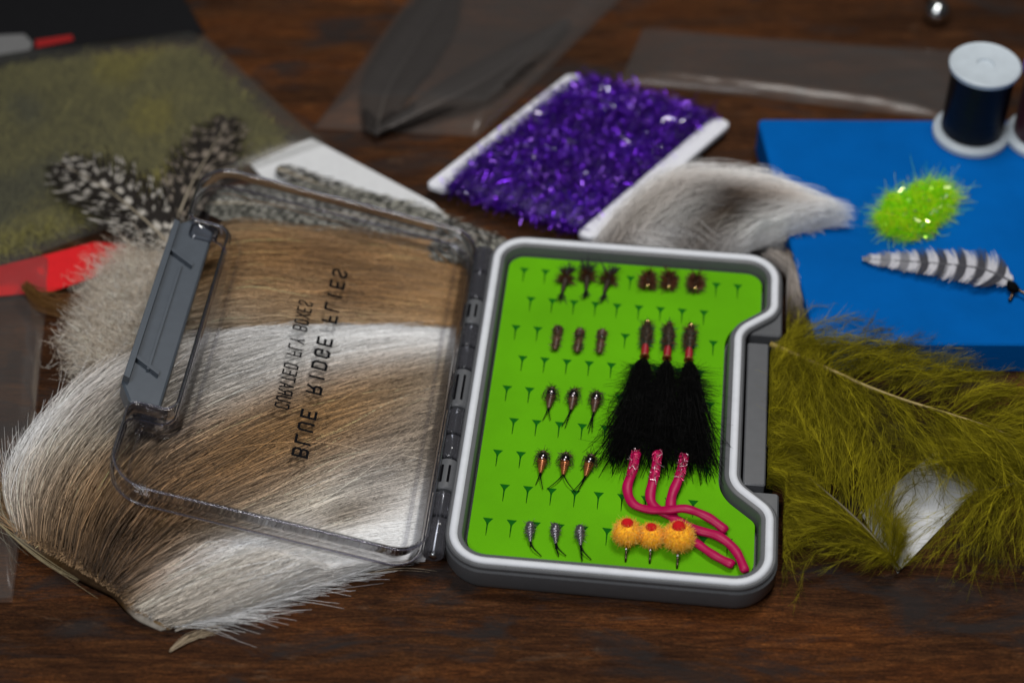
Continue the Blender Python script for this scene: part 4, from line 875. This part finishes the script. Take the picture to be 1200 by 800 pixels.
# hook fly at the feather's root
hk = thing('tied_hook', 'dark hook wrapped with black thread at the barred feather root', 'fish hook', T(1188, 340, 13))
ks = [tube('shank', TT([(1178, 330, 15), (1190, 338, 15.5), (1205, 346, 15.5), (1225, 352, 15)]), .55 * MM, M['hook']), tube('thread_wrap', TT([(1180, 331, 15), (1186, 336, 15.6), (1194, 341, 15.4)]), np.array([.8, 1.9, .8]) * MM, M['ink']), tube('bend', TT([(1187, 338, 15), (1186, 346, 14.4), (1183, 352, 14)]), .6 * MM, M['hook'])]
anchored(hk, *ks)
# ball-ended steel tool at the far edge
tl = thing('ball_tool', 'steel ball-ended tool at the far right edge of the table', 'tool', T(1098, 12, 0))
bcn = T(1098, 14, 5.0); dr = np.array([-.05, 1, .12]); dr /= np.linalg.norm(dr)
ks = [ball('ball_tip', bcn, 5.0 * MM, M['steel'], None, (1, 1, 1), 24, 16), tube('shaft', [bcn + dr * q for q in (.0035, .012, .05, .12)], np.array([2.6, 1.9, 1.9, 1.9]) * MM, M['hook'], None, 14)]
anchored(tl, *ks)

# ---------------------------------------------------------------- the flies in the foam
def fibres(name, P, rad, c, mat, parent): return tag(strands(name, P, rad, c, mat, parent, 3), kind='stuff')
def spray(r, n, base, direction, length, spread, K=5, curl=.2):
    d = np.asarray(direction, float)[None] + r.normal(size=(n, 3)) * spread; d /= np.linalg.norm(d, axis=1, keepdims=True); u = np.linspace(0, 1, K)[None, :, None]
    L = length * r.uniform(.6, 1.15, n)[:, None, None]; P = np.asarray(base, float) + d[:, None] * L * u + r.normal(size=(n, 1, 3)) * L * curl * u ** 2
    P[..., 2] = np.maximum(P[..., 2], .2 * MM); return P
def radial(r, n, y0, y1, z, length, K=4, lean=0.):
    a = r.uniform(0, 6.28, n); d = np.stack([np.cos(a), r.normal(size=n) * .28 + lean, np.sin(a)], -1); b = np.zeros((n, 3)); b[:, 1] = r.uniform(y0, y1, n) * MM; b[:, 2] = z
    u = np.linspace(0, 1, K)[None, :, None]; P = b[:, None] + d[:, None] * (length * r.uniform(.6, 1.1, n))[:, None, None] * u + r.normal(size=(n, 1, 3)) * length * .1 * u ** 2
    P[..., 2] = np.maximum(P[..., 2], .15 * MM); return P
def fly_root(label, px, py, group, rz=0., z=0.):
    p = T(px, py, ZF + z); return thing('fishing_fly', label, 'fishing fly', (p[0], p[1], ZF * MM), YAW + rz, group)
def hookmesh(f, y0, y1, z=1.2, eye=True, r_=.22):
    """shank with an eye at the front and a bend diving into the slit"""
    pts = [(0, y0 * MM, z * MM), (0, (y0 + y1) / 2 * MM, z * MM), (0, y1 * MM, z * MM), (0, (y1 - .9) * MM, (z - .7) * MM), (0, (y1 - .6) * MM, -.6 * MM)]
    tube('hook', catmull(np.array(pts), 14), r_ * MM, M['hook'], f, 6)
def lump(name, f, y0, y1, rs, mat, z=1.4, ribs=0, seg=10):
    k = 22; y = np.linspace(y0, y1, k); rad = np.interp(np.linspace(0, 1, k), np.linspace(0, 1, len(rs)), rs)
    if ribs: rad = rad * (1 + .13 * np.sin(np.linspace(0, ribs * 2 * math.pi, k)))
    return tube(name, np.stack([np.zeros(k), y * MM, np.full(k, z * MM)], -1), rad * 1.3 * MM, mat, f, seg)
WHICH = ('left', 'middle', 'right')
M['ribbody'] = pm('ribbed_body', (.075, .036, .020), .4, var=.85, vscale=1, vs=(300, 3200, 300), spec=.5)
M['copper'] = pm('copper_wire_body', (.30, .10, .030), .3, metal=.5, var=.4, vscale=1, vs=(200, 2600, 200))
M['greybody'] = pm('grey_tinsel_body', (.17, .16, .18), .28, metal=.7, var=.5, vscale=2500)
M['peacock'] = pm('peacock_body', (.030, .020, .012), .5, var=.7, vscale=2500, spec=.25)
# row 1, dry flies with upright wings
for q, (px, py, rz) in enumerate([(663, 330, -.10), (688, 327, .02), (713, 331, -.16)]):
    r = np.random.default_rng(100 + q); f = fly_root(f'brown hackled dry fly with dark wing tips, {WHICH[q]} of its trio', px, py, 'winged dry flies', rz)
    hookmesh(f, 1, -5.5); lump('body', f, 0, -6.5, [.9, .8, .55, .35], M['peacock'], 1.4, 6)
    fibres('hackle', radial(r, 170, -1.2, .8, 1.5 * MM, 3.9 * MM), np.full(170, 0.123 * MM), np.array([(.10, .035, .014), (.05, .022, .012)])[r.integers(0, 2, 170)], M['hair'], f)
    fibres('wing', np.concatenate([spray(r, 26, (0, .5 * MM, 1.6 * MM), (sx, 1.0, .55), 4.6 * MM, .13) for sx in (-.75, 0.05, .7)]), np.full(78, 0.21 * MM), np.full((78, 3), .022), M['hair'], f)
    fibres('tail', spray(r, 30, (0, -5.5 * MM, 1.2 * MM), (.05, -1, -.05), 4.5 * MM, .1), np.full(30, 0.193 * MM), np.full((30, 3), (.022, .020, .016)), M['hair'], f)
# row 1, bushy hackle flies with a bead
for q, (px, py) in enumerate([(759, 333), (784, 334), (815, 336)]):
    r = np.random.default_rng(110 + q); f = fly_root(f'bushy reddish-brown hackle fly with tiny bead, {WHICH[q]} of its trio', px, py, 'bushy hackle flies')
    hookmesh(f, -2, 3); lump('body', f, 3.0, -2.6, [.5, 1.0, 1.1, .7], M['peacock'], 1.5, 5)
    fibres('hackle', radial(r, 420, -2.8, 3.4, 1.5 * MM, 3.6 * MM), np.full(420, 0.131 * MM), np.array([(.10, .030, .016), (.17, .055, .026), (.05, .02, .014)])[r.integers(0, 3, 420)], M['hair'], f)
    ball('bead', (0, -3.2 * MM, 2.4 * MM), .62 * MM, M['gold'], f)
# row 2, slim wrapped nymphs
for q, (px, py) in enumerate([(652.5, 399), (678, 402), (704, 403)]):
    r = np.random.default_rng(120 + q); f = fly_root(f'slim mottled brown nymph, {WHICH[q]} of the trio below the dry flies', px, py, 'slim mottled nymphs', -.03)
    hookmesh(f, 4, -4); lump('head', f, 5.2, 1.2, [.45, 1.15, 1.25, .7], M['ribbody'], 1.5, 4); lump('abdomen', f, 1.4, -5.4, [.55, .85, .95, .75, .5], M['ribbody'], 1.4, 7)
    fibres('fuzz', radial(r, 240, -5, 5, 1.5 * MM, 2.2 * MM), np.full(240, 0.105 * MM), np.array([(.12, .06, .03), (.25, .16, .09), (.015, .012, .010)])[r.integers(0, 3, 240)], M['hair'], f)
    if q == 2: ball('bead', (.2 * MM, .9 * MM, 2.5 * MM), .45 * MM, M['steel'], f)
    fibres('wing_case', spray(r, 34, (0, 4.8 * MM, 2.2 * MM), (0, -1, .12), 3.2 * MM, .22), np.full(34, 0.21 * MM), np.full((34, 3), .02), M['hair'], f)
# row 2, long black streamers with red collar
for q, (px, py, fan) in enumerate([(757, 398, -.09), (783, 400, .0), (808, 402, .08)]):
    r = np.random.default_rng(130 + q); f = fly_root(f'long black marabou streamer with red collar, {WHICH[q]} of the three', px, py, 'black marabou streamers')
    hookmesh(f, 5, -6); lump('body', f, 5.4, -4.6, [.7, 1.25, 1.45, 1.4, 1.2, .8], M['peacock'], 1.8, 7)
    ball('bead', (0, 6.0 * MM, 2.0 * MM), 1.15 * MM, M['gold'], f)
    fibres('fuzz', radial(r, 380, -4.6, 5.6, 1.8 * MM, 3.0 * MM), np.full(380, 0.123 * MM), np.array([(.14, .055, .02), (.07, .035, .02), (.015, .07, .06)])[r.integers(0, 3, 380)], M['hair'], f)
    lump('red_collar', f, -4.2, -9.0, [.7, .95, 1.0, .85], M['redthread'], 1.8, 4)
    tube('copper_ring', [(1.35 * MM * math.cos(a), -9.5 * MM, 1.9 * MM + 1.35 * MM * math.sin(a)) for a in np.linspace(0, 6.283, 22)], .32 * MM, M['copper'], f, 6, cap=False)
    n = 520; u = np.linspace(0, 1, 10)[None, :, None]; d = np.stack([fan + r.normal(size=n) * .062, -np.ones(n), r.normal(size=n) * .05], -1); L = (22 + 27 * r.uniform(0, 1, n) ** .8 + 2.5 * np.sin(np.arange(n) * .7))[:, None, None] * MM
    fl = d[:, None] * L * u; fl[..., 0] *= (.35 + 1.05 * u[..., 0] ** .9); P = np.array([0, -10 * MM, 1.8 * MM]) + fl; wv = r.normal(size=(n, 1, 3)) * np.array([1.5, .3, .8]) * MM
    P = P + wv * np.sin(u * r.uniform(3, 7, (n, 1, 1))) * u + r.normal(size=(n, 1, 3)) * np.array([.8, .5, .6]) * MM * np.minimum(u * 6, 1)
    P[..., 2] += 3.0 * MM * np.sin(np.minimum(u[..., 0] * 1.4, 1) * 3.0); P[..., 2] = np.maximum(P[..., 2], .3 * MM)
    fibres('marabou', P, np.full(n, .20 * MM), np.full((n, 3), .0014), M['blackdown'], f)
    j = r.integers(2, 9, (n, 9)); qq = P[np.arange(n)[:, None], j].reshape(-1, 3); m = len(qq); e = r.normal(size=(m, 3)) * np.array([1.1, .7, .5]) + np.array([0, -.6, 0]); ln = r.uniform(1, 4.2, (m, 1)) * MM
    bb = np.stack([qq, qq + e * ln * .5, qq + e * ln + r.normal(size=(m, 3)) * .3 * MM], 1); bb[..., 2] = np.maximum(bb[..., 2], .2 * MM)
    fibres('marabou_fluff', bb, np.full(m, .065 * MM), np.full((m, 3), .0015), M['blackdown'], f)
# magenta worm flies: heads below the black marabou
def worm(label, pts, seed):
    P = TT([(x, y, ZF + z) for x, y, z in pts]); f = thing('worm_fly', label, 'fishing fly', (P[0][0], P[0][1], ZF * MM), 0, 'magenta worm flies')
    S = arc_resample(P, 60); rad = np.full(60, 1.55) + .08 * np.sin(np.arange(60) * .9); rad[0] = .8; rad[-1] = 1.2
    rad = rad * (1 + .10 * snoise(np.arange(60) * .25, np.full(60, seed), seed, 1, 2)); b = tube('rubber_body', S, rad * MM, M['magenta'], None, 14, flat=.62)
    r = np.random.default_rng(seed); n = 46; i = r.integers(1, 13, n); a = r.uniform(.3, 2.8, n); tg = np.gradient(S, axis=0)[i]; tg /= np.linalg.norm(tg, axis=1, keepdims=True); sd = np.cross(tg, [0, 0, 1.])
    c = S[i] + sd * (np.cos(a) * 1.5 * MM)[:, None] + np.array([0, 0, 1.]) * (np.sin(a) * 1.5 * MM)[:, None]
    e = r.normal(size=(n, 3)) * .35 * MM; g = tag(strands('thread_glints', np.stack([c - e, c, c + e], 1), np.full(n, .14 * MM), np.array([(.9, .7, .75), (.8, .1, .25)])[r.integers(0, 2, n)], M['glitter'], None, 3), kind='stuff')
    anchored(f, b, g)
worm('magenta rubber worm fly, left one, curving out in a wide hook', [(746, 528, 4.5), (741, 552, 4.0), (735, 572, 2.4), (742, 590, 2.0), (762, 597, 2.2), (785, 597, 3.6), (805, 596, 4.2), (830, 606, 3.0), (852, 622, 1.8)], 141)
worm('magenta rubber worm fly, middle one, ending at the lower right of the foam', [(771, 528, 5.5), (768, 552, 4.6), (762, 580, 2.6), (768, 594, 2.0), (790, 607, 1.8), (815, 620, 1.8), (842, 628, 2.2), (862, 645, 1.8), (874, 670, 1.6)], 142)
worm('magenta rubber worm fly, right one, running beneath the other two', [(802, 532, 4.5), (797, 556, 3.8), (787, 582, 2.4), (788, 602, 1.6), (800, 622, 1.6), (822, 640, 1.6), (840, 652, 1.6), (860, 662, 1.6)], 143)
# rows 3 and 4, bead-thorax nymphs with forked tails
def nymph(label, px, py, group, seed, abd, tails, rz=0., legs=9, shiny='darkmetal'):
    r = np.random.default_rng(seed); f = fly_root(label, px, py, group, rz); hookmesh(f, 2.5, -3.5)
    lump('head', f, 3.4, 1.6, [.5, .95, .9], M['ribbody'], 1.5, 2); ball('thorax', (0, .6 * MM, 1.7 * MM), 1.8 * MM, M[shiny], f, (.95, 1.1, .95))
    lump('abdomen', f, -.4, -5.4, [1.15, .95, .7, .4], M[abd], 1.45, 7)
    L = []
    for k in range(legs): sg = 1 if k % 2 else -1; L.append(catmull(np.array([(0, r.uniform(-.3, 2.0) * MM, 2.0 * MM), (sg * 1.8 * MM, r.uniform(-.2, 2.4) * MM, 2.3 * MM), (sg * r.uniform(2.2, 3.3) * MM, r.uniform(-2.2, 1.5) * MM, .5 * MM)]), 6))
    fibres('legs', np.array(L), np.full(legs, .11 * MM), np.full((legs, 3), (.045, .025, .016)), M['hair'], f)
    fibres('fuzz', radial(r, 150, -2.5, 3.4, 1.6 * MM, 2.6 * MM), np.full(150, 0.096 * MM), np.array([(.10, .045, .02), (.02, .014, .012)])[r.integers(0, 2, 150)], M['hair'], f)
    for (tx, ty) in tails: tube('tail', catmull(np.array([(0, -5.0 * MM, 1.3 * MM), (tx * .35 * MM, (-5 + ty * .5) * MM, 1.4 * MM), (tx * MM, (-5 + ty) * MM, .5 * MM)]), 8), np.linspace(.24, .10, 8) * MM, M['ink'], f, 6)
for q, (px, py) in enumerate([(645.5, 467), (671.5, 469), (698, 472)]):
    nymph(f'dark beaded nymph with thin split tail, {WHICH[q]} of the upper nymph row', px, py, 'dark beaded nymphs', 150 + q, 'ribbody', [[(-1.2, -5), (1.2, -4.6)], [(-.9, -7.5), (-2.0, -7.0)], [(-.6, -8.5), (.5, -8.0), (-1.2, -6.5)]][q], -.05, 8, 'darkmetal')
for q, (px, py) in enumerate([(635.5, 542), (662, 544), (690.5, 546)]):
    nymph(f'copper-bodied nymph with black forked tail, {WHICH[q]} of the lower nymph row', px, py, 'copper nymphs', 160 + q, 'copper', [[(-1.0, -4.5), (1.4, -6.0)], [(-4.4, -6.0), (4.6, -6.4)], [(-2.8, -7.0), (-1.2, -6.5)]][q], -.02 - .12 * (q == 2), 10, 'darkmetal')
# last row, small silver flies
for q, (px, py) in enumerate([(621, 624), (650.5, 626), (679.5, 628)]):
    r = np.random.default_rng(170 + q); f = fly_root(f'tiny silver-grey fly with curled dark tail, {WHICH[q]} of the lowest row', px, py, 'tiny silver flies', .12)
    hookmesh(f, 1.5, -4.5); ball('bead', (0, 1.2 * MM, 1.8 * MM), 1.35 * MM, M['greybody'], f, (1, 1.25, 1)); lump('abdomen', f, .4, -4.6, [1.15, .9, .55, .35], M['greybody'], 1.5, 6)
    fibres('fuzz', radial(r, 170, -2, 2.4, 1.6 * MM, 1.9 * MM), np.full(170, 0.105 * MM), np.array([(.30, .25, .24), (.12, .08, .07), (.03, .025, .03)])[r.integers(0, 3, 170)], M['hair'], f)
    for tx, ty in ([(3.2, -5.0)], [(.8, -4.4), (3.0, -4.2)], [(.3, -5.5), (3.0, -5.0)])[q]: tube('tail', catmull(np.array([(0, -4.2 * MM, 1.3 * MM), (tx * .25 * MM, (-4.2 + ty * .5) * MM, 1.2 * MM), (tx * MM, (-4.2 + ty) * MM, .4 * MM)]), 8), np.linspace(.36, .16, 8) * MM, M['ink'], f, 6)
# orange egg flies
for q, (px, py, rd) in enumerate([(735, 625, 4.2), (763, 628, 3.8), (795, 631, 4.7)]):
    r = np.random.default_rng(180 + q); f = fly_root(f'fuzzy orange egg fly with red spot, {WHICH[q]} of the three', px, py, 'orange egg flies', 0, 3.0)
    zc = rd * .85 * MM; ball('egg', (0, 0, zc), rd * .93 * MM, M['orange'], f, (1, 1, .9), 20, 12)
    n = 1700; d = r.normal(size=(n, 3)); d /= np.linalg.norm(d, axis=1, keepdims=True); d = d[d[:, 2] > -.6]; n = len(d); u = np.linspace(.86, 1.08, 4)[None, :, None] * r.uniform(.92, 1.07, (n, 1, 1))
    P = np.array([0, 0, zc]) + d[:, None] * rd * MM * u * np.array([1, 1, .92]) + r.normal(size=(n, 1, 3)) * .45 * MM * (np.linspace(0, 1, 4) ** 2)[None, :, None]; P[..., 2] = np.maximum(P[..., 2], .2 * MM)
    spot = np.array([-.06, .28, .95]); spot /= np.linalg.norm(spot); keep = d @ spot < .93
    fibres('yarn_fuzz', P[keep], np.full(keep.sum(), .075 * MM), np.array([(1.0, .56, .06), (1.0, .70, .18), (1.0, .46, .03)])[r.integers(0, 3, keep.sum())], M['softhair'], f)
    ds = d[d @ spot > .915]; ns = 200; dd = spot + r.normal(size=(ns, 3)) * .17; dd /= np.linalg.norm(dd, axis=1, keepdims=True)
    ball('red_spot', tuple(np.array([0, 0, zc]) + spot * rd * .72 * MM), rd * .46 * MM, M['redyarn'], f, (1, 1, .8))
    tube('hook', catmull(np.array([(0, 0, zc), (0, -rd * .8 * MM, 1.6 * MM), (.1 * MM, (-rd - 1.2) * MM, 1.7 * MM), (.2 * MM, (-rd - 3.2) * MM, 1.0 * MM), (.2 * MM, (-rd - 4.2) * MM, -.3 * MM)]), 14), .34 * MM, M['hook'], f, 7)
    ball('hook_eye', (.1 * MM, (-rd - .9) * MM, 2.0 * MM), .55 * MM, M['steel'], f)
